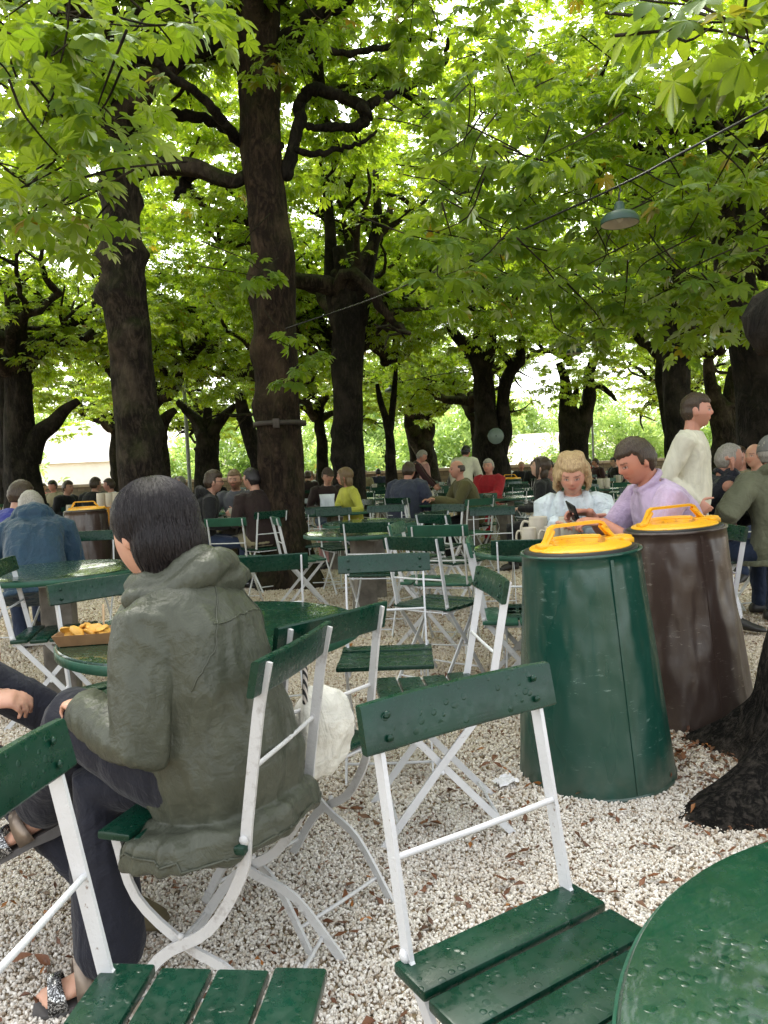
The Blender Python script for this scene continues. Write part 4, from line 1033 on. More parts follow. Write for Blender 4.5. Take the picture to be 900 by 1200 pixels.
# round glass disc on the forked tree
t = empty('convex_mirror', atd(581, 511, 16.9)); tag(t, 'round grey-green glass disc fixed on the forked trunk', 'mirror')
mb = MB(); mb.lathe([(.01, .05), (.10, .045), (.16, .02), (.18, 0)], 32, Matrix.Rotation(PI/2, 4, 'X'), cap=False); mb.build('glass', m_plain('mirror_glass', (.18, .24, .24, 1), .25, .05, 10), t)
mb = MB(); mb.lathe([(.175, .0), (.19, .0), (.19, -.03), (.175, -.03)], 32, Matrix.Rotation(PI/2, 4, 'X')); mb.build('frame', M_BLACK, t)
# posts near the wall
for i, (px, d) in enumerate([(222, 22), (400, 24), (696, 27)]):
    q = atd(px, 560, d); t = empty('lamp_post', (q.x, d, 0)); tag(t, ['grey steel post in front of the parapet, left of the Y-forked tree', 'thin grey post in front of the parapet near the fluted trunk', 'thin grey post by the parapet above the polo shirt man'][i], 'post')
    mb = MB(); mb.tube([(0, 0, 0), (0, 0, 2.6), (0, 0, 5)], .055 if i == 0 else .04, 10); mb.build('pole', M_LAMP_POST, t)
    mb = MB(); mb.lathe([(.12, 0), (.12, .02), (.07, .05), (.06, .3)], 12); mb.build('base_plate', M_LAMP_POST, t)
# crates of mugs behind the far-left bins
M_CRATE = m_plain('yellow_crate_plastic', (.75, .33, .015, 1), .45, .2, 30)
for i, (px, z) in enumerate([(126, .0), (138, .0)]):
    q = atd(px, 600, 9.6)
    for k in range(2):
        t = empty('drinks_crate', (q.x, 9.6, .35+k*.29), .1); tag(t, ['yellow drinks crate, lower left of the stack behind the left bins', 'yellow drinks crate, upper left of the stack behind the left bins', 'yellow drinks crate, lower right of the stack behind the left bins', 'yellow drinks crate, upper right of the stack behind the left bins'][i*2+k], 'crate')
        mb = MB()
        for sx in (-1, 1):
            mb.box((.012, .30, .06), loc=(sx*.0, -0, 0)) if False else None
            for zz in (.03, .25): mb.box((.014, .30, .06), loc=(sx*.055*1.0, 0, zz)); mb.box((.11, .014, .06), loc=(0, sx*.143, zz))
            for yy in (-.14, 0, .14): mb.box((.014, .02, .16), loc=(sx*.055, yy, .14))
            for xx in (-.048, .048): mb.box((.014, .014, .16), loc=(xx, sx*.14, .14))
        mb.box((.11, .3, .01), loc=(0, 0, .006)); mb.build('crate_body', M_CRATE, t, smooth=False)
t = empty('serving_table', (atd(128, 600, 9.7).x, 9.7, 0)); tag(t, 'plain wooden serving table under the yellow crates', 'table')
mb = MB(); mb.box((.62, .5, .03), loc=(0, 0, .33)); mb.build('tabletop', m_plain('dark_wood', (.07, .045, .03, 1), .7), t, smooth=False)
for sx in (-1, 1):
    for sy in (-1, 1): mb = MB(); mb.box((.04, .04, .315), loc=(sx*.27, sy*.21, .1575)); mb.build('leg', M_BLACK, t, smooth=False)
k = 0
for px in (94, 102, 110, 120, 130, 138):
    q = atd(px, 600, 9.3 if px < 115 else 9.6)
    mug(q.x, q.y, .92 if px > 114 else .76, 'clean stoneware mug in the row standing by the yellow crates', .5*k, 1.15, far=True); k += 1
t = empty('mug_shelf', (atd(102, 600, 9.3).x, 9.3, 0)); tag(t, 'small wooden counter with clean mugs behind the left bins', 'counter')
mb = MB(); mb.box((.34, .4, .03), loc=(0, 0, .745)); mb.build('tabletop', m_plain('counter_wood', (.20, .15, .10, 1), .7), t, smooth=False)
for sx in (-1, 1): mb = MB(); mb.box((.04, .36, .73), loc=(sx*.15, 0, .365)); mb.build('leg', M_BLACK, t, smooth=False)
# ------------------------------------------------------------------ far tables and chairs, row upon row
rr = random.Random(12)
TREES_XY = [(o.location.x, o.location.y) for o in scene.objects if o.name.startswith('chestnut_tree')]
occupied = []
def free(x, y, r=.75): return all((x-a)**2+(y-b)**2 > r*r for a, b in TREES_XY)
rows = []
y = 7.4; ri = 0; nch = 0
KEEP = []   # people spots, filled by 07
FAR_T = []
while y < 29.5:
    half = .54*y+.6
    x = -half+rr.uniform(0, 1)
    while x < half:
        xx, yy = x+rr.uniform(-.25, .25), y+rr.uniform(-.35, .35)
        ok = free(xx, yy, .8) and not (-2.6 < xx < -1.0 and 7.0 < yy < 10.2) and not (-4.2 < xx < -2.5 and 7 < yy < 10.4)
        if yy < 9 and not (xx > 2.2 or xx < -4.4 or (-.2 < xx < .2)): ok = False
        if ok: FAR_T.append((xx, yy))
        x += 1.78+.034*y
    y += 1.75+.03*y; ri += 1
for (x, y) in FAR_T:
    side = 'left' if x < -.12*y else ('right' if x > .16*y else 'middle')
    band = 'first rows past the strapped trunk' if y < 13 else ('middle rows' if y < 21 else 'last rows by the parapet')
    table(x, y, f'small-looking round green table among empty chairs, {band}, {side} side', rz=rr.uniform(0, 1.5), far=True, group=f'far round tables, {band}, {side}')
    nc = rr.choice([3, 4, 4, 5]) if y < 21 else rr.choice([3, 4]); a0 = rr.uniform(0, 6)
    for k in range(nc):
        a = a0+2*PI*k/nc+rr.uniform(-.3, .3); R = rr.uniform(.55, .85); cx, cy_ = x+math.cos(a)*R, y+math.sin(a)*R
        if not free(cx, cy_, .6): continue
        th = math.degrees(a)+180+rr.uniform(-35, 35)
        chair('AAC'[rr.randrange(3)], cx, cy_, th, f'empty green folding chair at a far table, {band}, {side} side', far=True, group=f'far folding chairs, {band}, {side}'); nch += 1
print('far chairs', nch, 'tables', len(FAR_T)); 
rm = random.Random(6)
for (x, y) in FAR_T:
    if y < 20 and rm.random() < .45:
        for k in range(rm.choice([1, 2])): mug(x+rm.uniform(-.3, .3), y+rm.uniform(-.3, .3), .74, 'stoneware mug left on a far table among empty chairs', rm.uniform(0, 6), 1.1, far=True)
# ------------------------------------------------------------------ people
DG = bpy.context.evaluated_depsgraph_get
def remesh(mb, voxel, name, mat, parent=None, smooth=2, fac=.5, loc=None):
    me = bpy.data.meshes.new(name); me.from_pydata([tuple(v) for v in mb.V], [], mb.F); me.update()
    bm = bmesh.new(); bm.from_mesh(me); bmesh.ops.recalc_face_normals(bm, faces=bm.faces[:]); bm.to_mesh(me); bm.free()
    o = bpy.data.objects.new(name+'_tmp', me); COL.objects.link(o)
    m = o.modifiers.new('r', 'REMESH'); m.mode = 'VOXEL'; m.voxel_size = voxel; m.adaptivity = 0
    if smooth:
        s = o.modifiers.new('s', 'SMOOTH'); s.iterations = smooth; s.factor = fac
    dg = DG(); dg.update(); nm = bpy.data.meshes.new_from_object(o.evaluated_get(dg))
    bpy.data.objects.remove(o); bpy.data.meshes.remove(me); nm.name = name; nm.materials.clear(); nm.materials.append(mat)
    nm.polygons.foreach_set('use_smooth', np.ones(len(nm.polygons), bool))
    ob = bpy.data.objects.new(name, nm); link(ob, parent); return ob
def folds(o, amp, f, seed=0, squash=(1, 1, .6), mask=None, ridge=.6):
    me = o.data; n = len(me.vertices)
    co = np.zeros(n*3, np.float32); no = np.zeros(n*3, np.float32)
    me.vertices.foreach_get('co', co); me.vertices.foreach_get('normal', no); co = co.reshape(-1, 3); no = no.reshape(-1, 3)
    out_ = np.zeros(n); nn = mnoise.noise
    for i in range(n):
        x, y, z = co[i]; 
        w = nn(Vector((x*f*.4+seed, y*f*.4, z*f*.4)))*1.4
        a = nn(Vector((x*f*squash[0]+w, y*f*squash[1]+seed, z*f*squash[2]+w)))
        b = nn(Vector((x*f*2.3*squash[0]+seed, y*f*2.3*squash[1]+w*2, z*f*2.3*squash[2])))
        out_[i] = ridge*(1-abs(a)*3.2)*.5+(1-ridge)*a*1.5+.3*(1-abs(b)*3)*.5
    if mask is not None: out_ = out_*mask(co)
    co = co+no*(out_*amp)[:, None]
    me.vertices.foreach_set('co', co.astype(np.float32).ravel()); me.update()
def m_skin(name='skin'):
    m = NM(name); at = m.n('VertexColor') if False else m.n('Attribute', attribute_name='col')
    n = m.noise(m.coord(), 30, 5, .6); c = m.mix(m.ramp(n, [(.35, g1(0)), (.7, g1(.22))]), at.outputs['Color'], (.42, .16, .11, 1))
    m.pbr(c, .5, m.bump(m.noise(m.coord(), 180, 3), .15, .001), sss=.12, spec=.35); return m.m
M_SKIN = m_skin()
def m_hair(name, c0, c1, rough=.38):
    m = NM(name); co = m.coord(scale=(60, 60, 5)); n = m.noise(co, 3.2, 5, .65, .4)
    c = m.mix(m.ramp(n, [(.3, g1(0)), (.7, g1(1))]), c0, c1); m.pbr(c, rough, m.bump(n, .8, .006), spec=.4); return m.m
H_BLACK = m_hair('black_hair', (.006, .005, .006, 1), (.03, .024, .026, 1), .3); H_BROWN = m_hair('brown_hair', (.02, .013, .009, 1), (.08, .05, .03, 1))
H_GREY = m_hair('grey_hair', (.16, .14, .12, 1), (.42, .39, .35, 1)); H_BLOND = m_hair('blond_hair', (.22, .13, .055, 1), (.62, .45, .24, 1)); H_DKBLOND = m_hair('dark_blond_hair', (.10, .06, .03, 1), (.26, .17, .09, 1))
SK1 = (.50, .28, .20); SK2 = (.58, .37, .28); SK3 = (.46, .24, .16); SKR = (.52, .26, .19)
def ik(a, b, l1, l2, pole):
    a = Vector(a); b = Vector(b); d = b-a; L = d.length
    if L > (l1+l2)*.995: b = a+d*((l1+l2)*.995/L); d = b-a; L = d.length
    if L < abs(l1-l2)+.02: d = d.normalized()*(abs(l1-l2)+.02); L = d.length; b = a+d
    x = (l1*l1-l2*l2+L*L)/(2*L); h = math.sqrt(max(0, l1*l1-x*x)); dn = d.normalized(); p = Vector(pole); p = (p-dn*p.dot(dn)).normalized()
    return a+dn*x+p*h, b
def head_dir(u):
    x, y, z = u; X_, Y_, Z_ = .077*x, .097*y, .117*z
    if z < -.15:
        s = min(1, (-z-.15)/.85); X_ *= 1-.20*s; 
        if y < 0: Y_ *= 1-.42*s
        else: Y_ *= 1+.10*s
    if z > .3: Y_ *= 1.0
    if y > 0:
        ax = abs(x)
        prof = 0
        if -.26 < z < .22: prof = ((.22-z)/.34 if z > -.12 else (z+.26)/.14)
        Y_ += .023*math.exp(-(x/.13)**2)*max(0, prof)*y
        Y_ -= .010*math.exp(-((ax-.38)/.17)**2-((z-.06)/.12)**2)
        Y_ += .006*math.exp(-((ax-.34)/.25)**2-((z-.27)/.09)**2)
        Y_ += .007*math.exp(-(x/.26)**2-((z+.42)/.07)**2)-.004*math.exp(-(x/.3)**2-((z+.53)/.05)**2)-.005*math.exp(-(x/.3)**2-((z+.32)/.04)**2)
        Y_ += .010*math.exp(-(x/.3)**2-((z+.78)/.16)**2)
        Y_ -= .006*math.exp(-(x/.5)**2-((z-.6)/.2)**2)*0
    return Vector((X_, Y_, Z_))
def rings_sphere(fn, seg=44, rn=36):
    R = []
    for i in range(rn+1):
        a = -PI/2+PI*(i+.04)/(rn+.08)
        R.append([fn((math.cos(a)*math.sin(2*PI*j/seg), math.cos(a)*math.cos(2*PI*j/seg), math.sin(a))) for j in range(seg)])
    return R
def sst(a, b, v): t = min(1, max(0, (v-a)/(b-a))); return t*t*(3-2*t)
def hair_th(style, u):
    x, y, z = u
    if style in ('short', 'thin', 'slick', 'fade'):
        front = .50 if style != 'thin' else .72
        if style == 'slick': front = .48
        line = front if y > .35 else (front+(-.02-front)*sst(.35, -.02, y) if y > -.02 else (-.02-.52*sst(-.02, -.35, y)))
        if .0 < y < .2 and abs(x) > .7: line = min(line, -.12)
        line += .06*mnoise.noise(Vector((x*11, y*11, z*6)))
        t = sst(line-.06, line+.05, z)
        thick = {'short': .014, 'thin': .006, 'slick': .018, 'fade': .013}[style]
        if style == 'fade': thick *= .25+.9*sst(.15, .5, z)
        if style == 'slick': thick *= .6+.8*sst(.3, .8, z)
        return -.006+(thick+.006)*t
    if style == 'ring':
        line = .3 if y > 0 else -.55
        t = sst(-.35, -.2, z)*(1-sst(.35, .5, z))*sst(.2, -.05, y); return -.006+.015*t
    return -.006
def add_head(mb, M, s):
    mb.loft(rings_sphere(lambda u: M @ (head_dir(u)*s)))
    for sx in (-1, 1):
        R = M @ Matrix.Rotation(sx*.35, 4, 'Z')
        mb.ell((0, 0, 0), (1, 1, 1)) if False else None
        e = MB(); e.ell((0, 0, 0), (.010*s, .019*s, .031*s), seg=12, rings=10); mb.add([M @ (Matrix.Translation((sx*.079*s, -.006*s, -.004*s)) @ (Matrix.Rotation(-sx*.4, 4, 'Z') @ (Matrix.Rotation(.18, 4, 'X') @ v))) for v in e.V], e.F)
def add_hand(mb, w, d, n, s, side, curl=.5, grip=False):
    """w wrist, d finger direction, n palm normal (palm faces n), side +1 right"""
    d = Vector(d).normalized(); n = Vector(n); n = (n-d*n.dot(d)).normalized(); t = d.cross(n)*side  # thumb side
    w = Vector(w); pr = []
    for (a, wd, th) in ((-.02, .026, .019), (.0, .027, .017), (.03, .038, .015), (.065, .042, .014), (.085, .040, .012), (.094, .034, .009)):
        c = w+d*a*s; pr.append([c+t*math.cos(2*PI*k/12)*wd*s+n*math.sin(2*PI*k/12)*th*s for k in range(12)])
    mb.loft(pr)
    for k, (o_, L, r) in enumerate(((.030, .072, .0085), (.010, .080, .0088), (-.011, .074, .0083), (-.030, .058, .0074))):
        p = w+d*.078*s+t*o_*s; pts = [p-d*.02*s, p]; dd = d.copy()
        for j, seg in enumerate((.42, .33, .25)):
            ang = curl*(.55+.35*j)+(.1*k if not grip else 0)*curl
            dd = (Matrix.Rotation(-ang, 3, d.cross(n)) @ dd) if False else (dd*math.cos(ang)+ (n-dd*n.dot(dd)).normalized()*math.sin(ang)).normalized()
            pts.append(pts[-1]+(dd+t*o_*.8).normalized()*L*seg*s)
        mb.tube(pts, [r*s*q for q in (1, 1.02, 1, .94, .8)], 8)
    p = w+d*.018*s+t*.026*s; dd = (d*.55+t*.8+n*.35).normalized(); pts = [p-t*.012*s, p+dd*.006*s]
    for seg, b in ((.036, 0), (.030, .35), (.024, .3)):
        dd = (dd+(d*.6+n*.5)*b).normalized(); pts.append(pts[-1]+dd*seg*s)
    mb.tube(pts, [x*s for x in (.013, .013, .0105, .0098, .0078)], 8)
def person(label, x, y, heading, posture='sit', sc=1., seat=.46, lean=8, curl=8, slean=0, twist=0, head=(0, 0), headroll=0,
           hands=None, legs=None, top=('shirt', None), bottom=('trousers', None), shoes=None, hair=('short', None), skin=SK1,
           male=True, vox=.012, fat=0., sleeves='long', hood=False, collar=False, beard=None, jacket_inflate=.012, longhair=None,
           skirt=0, foldamp=.006, barefeet=False, hat=None, z0=0, handcurl=.5, topname='shirt', nohips=False, skoff=0., tr=1., sinf=None, shdrop=0., jsm=2, legpole=None, hcut=0):
    S = sc; hz = (seat+.085) if posture == 'sit' else .93*S
    P0 = Vector((0, 0, hz))
    la, lb = math.radians(lean), math.radians(lean+curl); sl = math.radians(slean)
    s1 = Vector((math.sin(sl), math.sin(la), math.cos(la))).normalized(); s2 = Vector((math.sin(sl)*1.3, math.sin(lb), math.cos(lb))).normalized()
    tw = math.radians(twist); RX = Vector((math.cos(tw), math.sin(tw), 0)); RX = (RX-s2*RX.dot(s2)).normalized(); FW = s2.cross(RX)
    waist = P0+s1*.18*S; chest = waist+(s1*.5+s2*.5).normalized()*.17*S; nb = chest+s2*.15*S
    sh = .185*S if male else .165*S
    shl = {-1: nb-s2*(.045+shdrop)*S-RX*sh, 1: nb-s2*(.045+shdrop)*S+RX*sh}
    yaw, pit = math.radians(head[0]), math.radians(head[1])
    nd = (s2*.6+Vector((0, 0, .8))+FW*.12).normalized(); hb = nb+nd*.055*S
    HM = Matrix.Rotation(yaw, 4, 'Z') @ Matrix.Rotation(-pit*-1 if False else pit, 4, 'X') @ Matrix.Rotation(math.radians(headroll), 4, 'Y')
    hc = nb+nd*.068*S+(HM.to_3x3() @ Vector((0, .022, .085)))*S
    HM = Matrix.Translation(hc) @ HM
    hands = hands or {}
    dflt = {-1: Vector((-.18, .30, .72)), 1: Vector((.18, .30, .72))} if posture == 'sit' else {-1: Vector((-.26, .05, .80*S)), 1: Vector((.26, .05, .80*S))}
    arms = {}
    for k in (-1, 1):
        h = hands.get(k, {}); tgt = Vector(h.get('t', dflt[k])); pole = h.get('pole', (k*.5, -.6, -.8))
        el, wr = ik(shl[k], tgt, .285*S, .25*S, pole); arms[k] = (shl[k], el, wr, h.get('d'), h.get('n', (0, 0, -1) if posture == 'sit' else (-k, 0, 0)), h.get('curl', handcurl))
    legj = {}
    for k in (-1, 1):
        hip = P0+Vector((k*.095*S, 0.0, -.01)); l_ = (legs or {}).get(k, {})
        if posture == 'sit': an = Vector(l_.get('t', (k*.14, .42*S, .085))); pole = l_.get('pole', (k*.12, .5, 1))
        else: an = Vector(l_.get('t', (k*.11, 0, .09))); pole = l_.get('pole', (k*.05, 1, 0))
        kn, an = ik(hip, an, .43*S, .42*S, pole); legj[k] = (hip, kn, an, Vector(l_.get('foot', (k*.15, 1, -.12 if an.z < .15 else -.4))).normalized())
    # ---- body
    mb = MB()
    def ring(c, X_, Y_, rx, ry, n=20, e=.8):
        r_ = []
        for j in range(n):
            a = 2*PI*j/n; ca, sa = math.cos(a), math.sin(a); r_.append(c+X_*(abs(ca)**e*math.copysign(1, ca))*rx+Y_*(abs(sa)**e*math.copysign(1, sa))*ry)
        return r_
    XA = Vector((1, 0, 0)); F1 = s1.cross(XA)*1
    def torso(inf, m_, fat_, skirt_=0, top_=True):
        w_ = 1 if male else .92; R = []
        if skirt_: R.append(ring(P0-s1*skirt_+Vector((skoff, .02, 0)), XA, F1, .20*S*w_+inf+.012+abs(skoff)*.6, .155*S+inf+.012)); R.append(ring(P0-s1*skirt_*.6+Vector((skoff*.9, .01, 0)), XA, F1, .19*S*w_+inf+.012+abs(skoff)*.5, .145*S+inf+.010))
        R += [ring(P0-s1*.075*S, XA, F1, .150*S*w_+inf, .115*S+inf), ring(P0+s1*.02*S, XA, F1, .168*S*w_+inf, (.125+fat_*.5)*S+inf),
             ring(waist-s1*.04*S+F1*fat_*.35, XA, F1, (.150+fat_*.4)*S*w_+inf, (.110+fat_)*S+inf), ring(waist+s1*.06*S+F1*fat_*.3, (XA+RX).normalized(), F1, (.150+fat_*.25)*S*w_+inf, (.108+fat_*.7)*S+inf),
             ring(chest, RX, FW, .168*S*w_+inf, (.118+fat_*.2)*S+inf), ring(nb-s2*.06*S, RX, FW, .165*S*w_+inf, .100*S+inf), ring(nb-s2*.015*S, RX, FW, .115*S*w_+inf, .078*S+inf), ring(nb+s2*.02*S, RX, FW, .062*S+inf*.8, .060*S+inf*.8)]
        m_.loft(R)
    torso(-.016, mb, fat)
    mb.tube([nb-s2*.05*S, nb+s2*.01, hb+FW*.004, hc-HM.to_3x3() @ Vector((0, .012, .03))], [.060*S, .054*S, .052*S, .055*S], 16)
    hs_ = 1.0*min(1.03, .45+.55*S)
    add_head(mb, HM, hs_)
    for k in (-1, 1):
        a, e, w_, d, n, cu = arms[k]
        mb.tube([a, a*.5+e*.5, e, e*.55+w_*.45, w_], [x_*S*(1 if male else .86) for x_ in (.050, .043, .036, .033, .023)], 14)
        dd = Vector(d) if d else (w_-e).normalized(); add_hand(mb, w_, dd, n, S*(1. if male else .9), k, cu)
        hip, kn, an, ft = legj[k]
        mb.tube([hip, hip*.5+kn*.5, kn, kn*.6+an*.4, an], [x_*S for x_ in (.075, .065, .05, .048, .033)], 14)
        fb = an+Vector((0, 0, -.035)); up_ = Vector((0, 0, 1)); sdv = ft.cross(up_).normalized(); un = sdv.cross(ft).normalized()
        R = []
        for (q, wd, ht, dz) in ((-.06, .022, .02, 0), (-.045, .030, .032, 0), (0, .033, .040, .005), (.06, .037, .030, -.004), (.11, .044, .020, -.012), (.15, .042, .014, -.016), (.175, .03, .009, -.019)):
            c = fb+ft*q*S+un*(dz)*S; R.append([c+sdv*math.cos(2*PI*j/14)*wd*S+un*math.sin(2*PI*j/14)*ht*S for j in range(14)])
        mb.loft(R)
        if barefeet:
            for j in range(5): o_ = (-.032+.0155*j)*S*(1 if k == 1 else 1); L_ = .175-.008*abs(j-(1 if k < 0 else 3)); mb.tube([fb+ft*.13*S+sdv*o_-un*.016*S, fb+ft*(L_+.01)*S+sdv*o_*1.1-un*.020*S], [.0095*S, .0085*S], 8)
    body = remesh(mb, vox, 'person', M_SKIN, None, smooth=1 if vox < .007 else 1, fac=.4)
    tag(body, label, 'person')
    # paint
    me = body.data; nv = len(me.vertices); co = np.zeros(nv*3, np.float32); me.vertices.foreach_get('co', co); co = co.reshape(-1, 3)
    colr = np.ones((nv, 4), np.float32); colr[:, :3] = skin
    inv = np.array(HM.inverted()); hl = (np.c_[co, np.ones(nv)] @ inv.T)[:, :3]/hs_
    hx, hy, hzz = np.abs(hl[:, 0]), hl[:, 1], hl[:, 2]
    fr = (hy > .045) & (np.abs(hzz) < .12)
    def put(mask, c, a=1.): colr[mask, :3] = colr[mask, :3]*(1-a)+np.array(c)*a
    put(fr & (((hx-.026)/.03)**2+((hzz+.02)/.02)**2 < 1), (skin[0]*1.05, skin[1]*.8, skin[2]*.75), .5)
    if beard: put((hy > -.01) & (hzz < -.022) & (hzz > -.13) & (hx < .08) & ~(fr & ((hx/.024)**2+((hzz+.049)/.008)**2 < 1)), beard[0], beard[1])
    ev = .0035 if vox < .01 else .006
    put(fr & ((hx/.024)**2+((hzz+.049)/max(.008, ev))**2 < 1), (skin[0]*.8, skin[1]*.45, skin[2]*.45), .8)
    put(fr & (((hx-.031)/.016)**2+((hzz-.008)/.009)**2 < 1), (skin[0]*.5, skin[1]*.45, skin[2]*.4), .7)
    put(fr & (((hx-.031)/.012)**2+((hzz-.007)/.0052)**2 < 1), (.5, .47, .44), .9)
    put(fr & (((hx-.031)/.0055)**2+((hzz-.007)/.0055)**2 < 1), (.03, .02, .015), 1)
    bc = {'H': 0}; put(fr & (((hx-.031)/.020)**2+((hzz-.028-.06*(.031-hx)*0)/.0045)**2 < 1), (.10, .065, .045), .75)
    a_ = me.attributes.new('col', 'FLOAT_COLOR', 'POINT'); a_.data.foreach_set('color', colr.ravel())
    # ---- clothing
    def cloth(name, m_, mat, v_, seed, amp=foldamp, sm=2):
        o = remesh(m_, v_, name, mat, body, smooth=sm)
        if amp and v_ < .02: folds(o, amp, 9, seed)
        return o
    inf = jacket_inflate; m_ = MB(); torso(inf, m_, fat, skirt)
    nc_ = nb+s2*.02*S
    cf = 1 if male else .9
    si_ = inf if sinf is None else sinf
    for k in (-1, 1):
        a, e, w_, d, n, cu = arms[k]
        if sleeves == 'long':
            wd = (w_-e).normalized(); we = w_-wd*.012
            m_.tube([a-RX*k*.03*S, a, a*.5+e*.5, e, e*.5+we*.5, we], [(x_*S*cf)+si_ for x_ in (.055, .057, .052, .046, .040, .031)], 16)
        else:
            m_.tube([a-RX*k*.03*S, a, a*.45+e*.55, a*.12+e*.88], [(x_*S*cf)+inf for x_ in (.055, .060, .058, .060)], 16, capr=False)
    if collar:
        for q in range(12):
            a1 = 2*PI*q/12
            if abs(((a1+PI/2) % (2*PI))-PI) < .25: pass
        mb2 = MB(); Pc = [nc_+RX*math.cos(2*PI*q/16+PI/2)*.072*S+FW*math.sin(2*PI*q/16+PI/2)*.066*S+s2*(.018-.02*math.sin(2*PI*q/16+PI/2))*S for q in range(17)]
        m_.tube(Pc, .016*S, 8)
    if hood:
        Pc = [nb+RX*math.cos(a1)*.115*S+FW*(math.sin(a1)*.09-.03)*S+s2*(.02+.015*math.sin(-a1))*S for a1 in [PI*1.0-.4+ (PI+.8)*q/12 for q in range(13)]]
        m_.tube(Pc, [.02, .03, .036, .042, .048, .052, .055, .052, .048, .042, .036, .03, .02], 12)
        m_.ell(nb-FW*.12*S-s2*.01*S, (.10*S, .045*S, .055*S), seg=16, rings=10)
    v_c = max(vox*1.1, .006)
    topo = cloth(topname, m_, top[1], v_c, len(label)*1.37, sm=jsm)
    m_ = MB(); 
    R = [ring(P0-s1*.085*S, XA, F1, .15*S, .115*S), ring(P0-s1*.05*S, XA, F1, .165*S+.006, .125*S+.006), ring(P0+s1*.03*S, XA, F1, .165*S+.006, (.12+fat*.5)*S+.006), ring(P0+s1*.10*S, XA, F1, (.15+fat*.3)*S, (.105+fat*.8)*S)]
    m_.loft(R)
    for k in (-1, 1):
        hip, kn, an, ft = legj[k]; ad = (an-kn).normalized(); ae = an-ad*.02
        m_.tube([hip, hip*.55+kn*.45, kn, kn*.5+ae*.5, ae], [x_*S for x_ in (.092*(tr*.5+.5), .086*tr, .070*tr, .062*tr*tr, .054*tr**3)], 16, capr=True)
    cloth('trousers', m_, bottom[1], v_c, 3.3)
    if shoes is not None:
        for k in (-1, 1):
            hip, kn, an, ft = legj[k]; fb = an+Vector((0, 0, -.035)); sdv = ft.cross(Vector((0, 0, 1))).normalized(); un = sdv.cross(ft).normalized(); q_ = MB(); R = []
            for (q, wd, ht, dz) in ((-.075, .025, .028, 0), (-.06, .036, .044, .0), (0, .040, .052, .008), (.06, .045, .040, -.002), (.12, .052, .028, -.012), (.17, .048, .022, -.016), (.20, .032, .014, -.02)):
                c = fb+ft*q*S+un*(dz)*S; R.append([c+sdv*math.cos(2*PI*j/14)*wd*S+un*max(-.035 if True else 0, math.sin(2*PI*j/14)*ht)*S for j in range(14)])
            q_.loft(R); remesh(q_, max(vox, .008), 'shoe', shoes, body, smooth=1)
    if hair[0] and hair[1]:
        m_ = MB(); m_.loft(rings_sphere(lambda u: HM @ ((head_dir(u)+Vector(u)*(hair_th(hair[0], u)+(.005*mnoise.noise(Vector(u)*6)+.003*mnoise.noise(Vector((u[0]*18, u[1]*18, u[2]*7))) if hair_th(hair[0], u) > 0 else 0)))*hs_)))
        if longhair: longhair(m_, HM, hs_)
        if longhair: remesh(m_, max(.006, vox*.7), 'hair', hair[1], body, smooth=2)
        else: m_.build('hair', hair[1], body)
    if hat:
        m_ = MB(); m_.loft(rings_sphere(lambda u: HM @ ((head_dir(u)+Vector(u)*(.016 if u[2] > .28-.25*(u[1] < 0) else -.01))*hs_)))
        if hat[1]: m_.ell((0, 0, 0), (.0001, .0001, .0001)) if False else m_.tube([HM @ Vector((0, .09, .045)), HM @ Vector((0, .16, .03))], [.06, .045], 12, flat=(1, .12), side=HM.to_3x3() @ Vector((1, 0, 0)))
        m_.build('hat', hat[0], body)
    body.location = (x, y, z0); body.rotation_euler = (0, 0, math.radians(heading-90))
    body['_'] = 0; del body['_']
    return body, dict(HM=HM, arms=arms, legj=legj, nb=nb, P0=P0, s1=s1, s2=s2, RX=RX, FW=FW, hs=hs_, S=S, hc=hc)
def toworld(b, v): return b.matrix_world @ Vector(v) if False else (Matrix.Translation(b.location) @ b.rotation_euler.to_matrix().to_4x4() @ Vector(v))
def C_(name, rgb, **k): return m_cloth(name, lin(*rgb), **k)
CL = dict(olive=C_('olive_nylon', (74, 77, 66), rough=.38, fold=.30, sheen=0, fs=14), navy=C_('navy_trousers', (24, 26, 38), fold=.5), black=C_('black_cloth', (20, 20, 23)), lilac=C_('lilac_polo', (184, 164, 192), fold=.5),
          white=C_('white_jacket', (206, 216, 220), rough=.5, fold=.7), cream=C_('cream_knit', (206, 202, 184), fold=.35), puffer=C_('navy_puffer', (18, 22, 36), rough=.45, fold=.9, fs=16), khaki=C_('khaki_coat', (98, 100, 80), fold=.6),
          blue=C_('blue_shell', (34, 62, 84), rough=.5, fold=.8), grey=C_('grey_jersey', (86, 86, 92)), brown=C_('dark_brown_jumper', (40, 26, 24)), yellow=C_('yellow_cardigan', (186, 184, 74)), coat=C_('slate_blue_coat', (58, 62, 82)),
          olive2=C_('olive_fleece', (86, 80, 48)), red=C_('red_jacket', (150, 22, 34)), burg=C_('burgundy_jumper', (50, 22, 28)), jeans=C_('blue_jeans', (36, 48, 72), fold=.4), denim=C_('dark_denim', (32, 34, 46), fold=.5),
          beige=C_('beige_trousers', (130, 122, 96)), pink=C_('pink_cloth', (200, 150, 150)), wht=C_('white_cotton', (215, 220, 228), fold=.5), bluew=C_('royal_blue_cloth', (34, 44, 130)), olivep=C_('white_trousers', (200, 200, 205)))
SHOE_D = m_plain('dark_shoe_leather', (.02, .018, .016, 1), .5, .2, 40); SHOE_O = m_plain('olive_canvas_shoe', lin(96, 86, 62), .8, .3, 80)
def mkloc(hx, hy, hd):
    R_ = math.radians(-(hd-90)); ca, sa = math.cos(R_), math.sin(R_)
    return lambda p: (( p[0]-hx)*ca-(p[1]-hy)*sa, (p[0]-hx)*sa+(p[1]-hy)*ca, p[2])
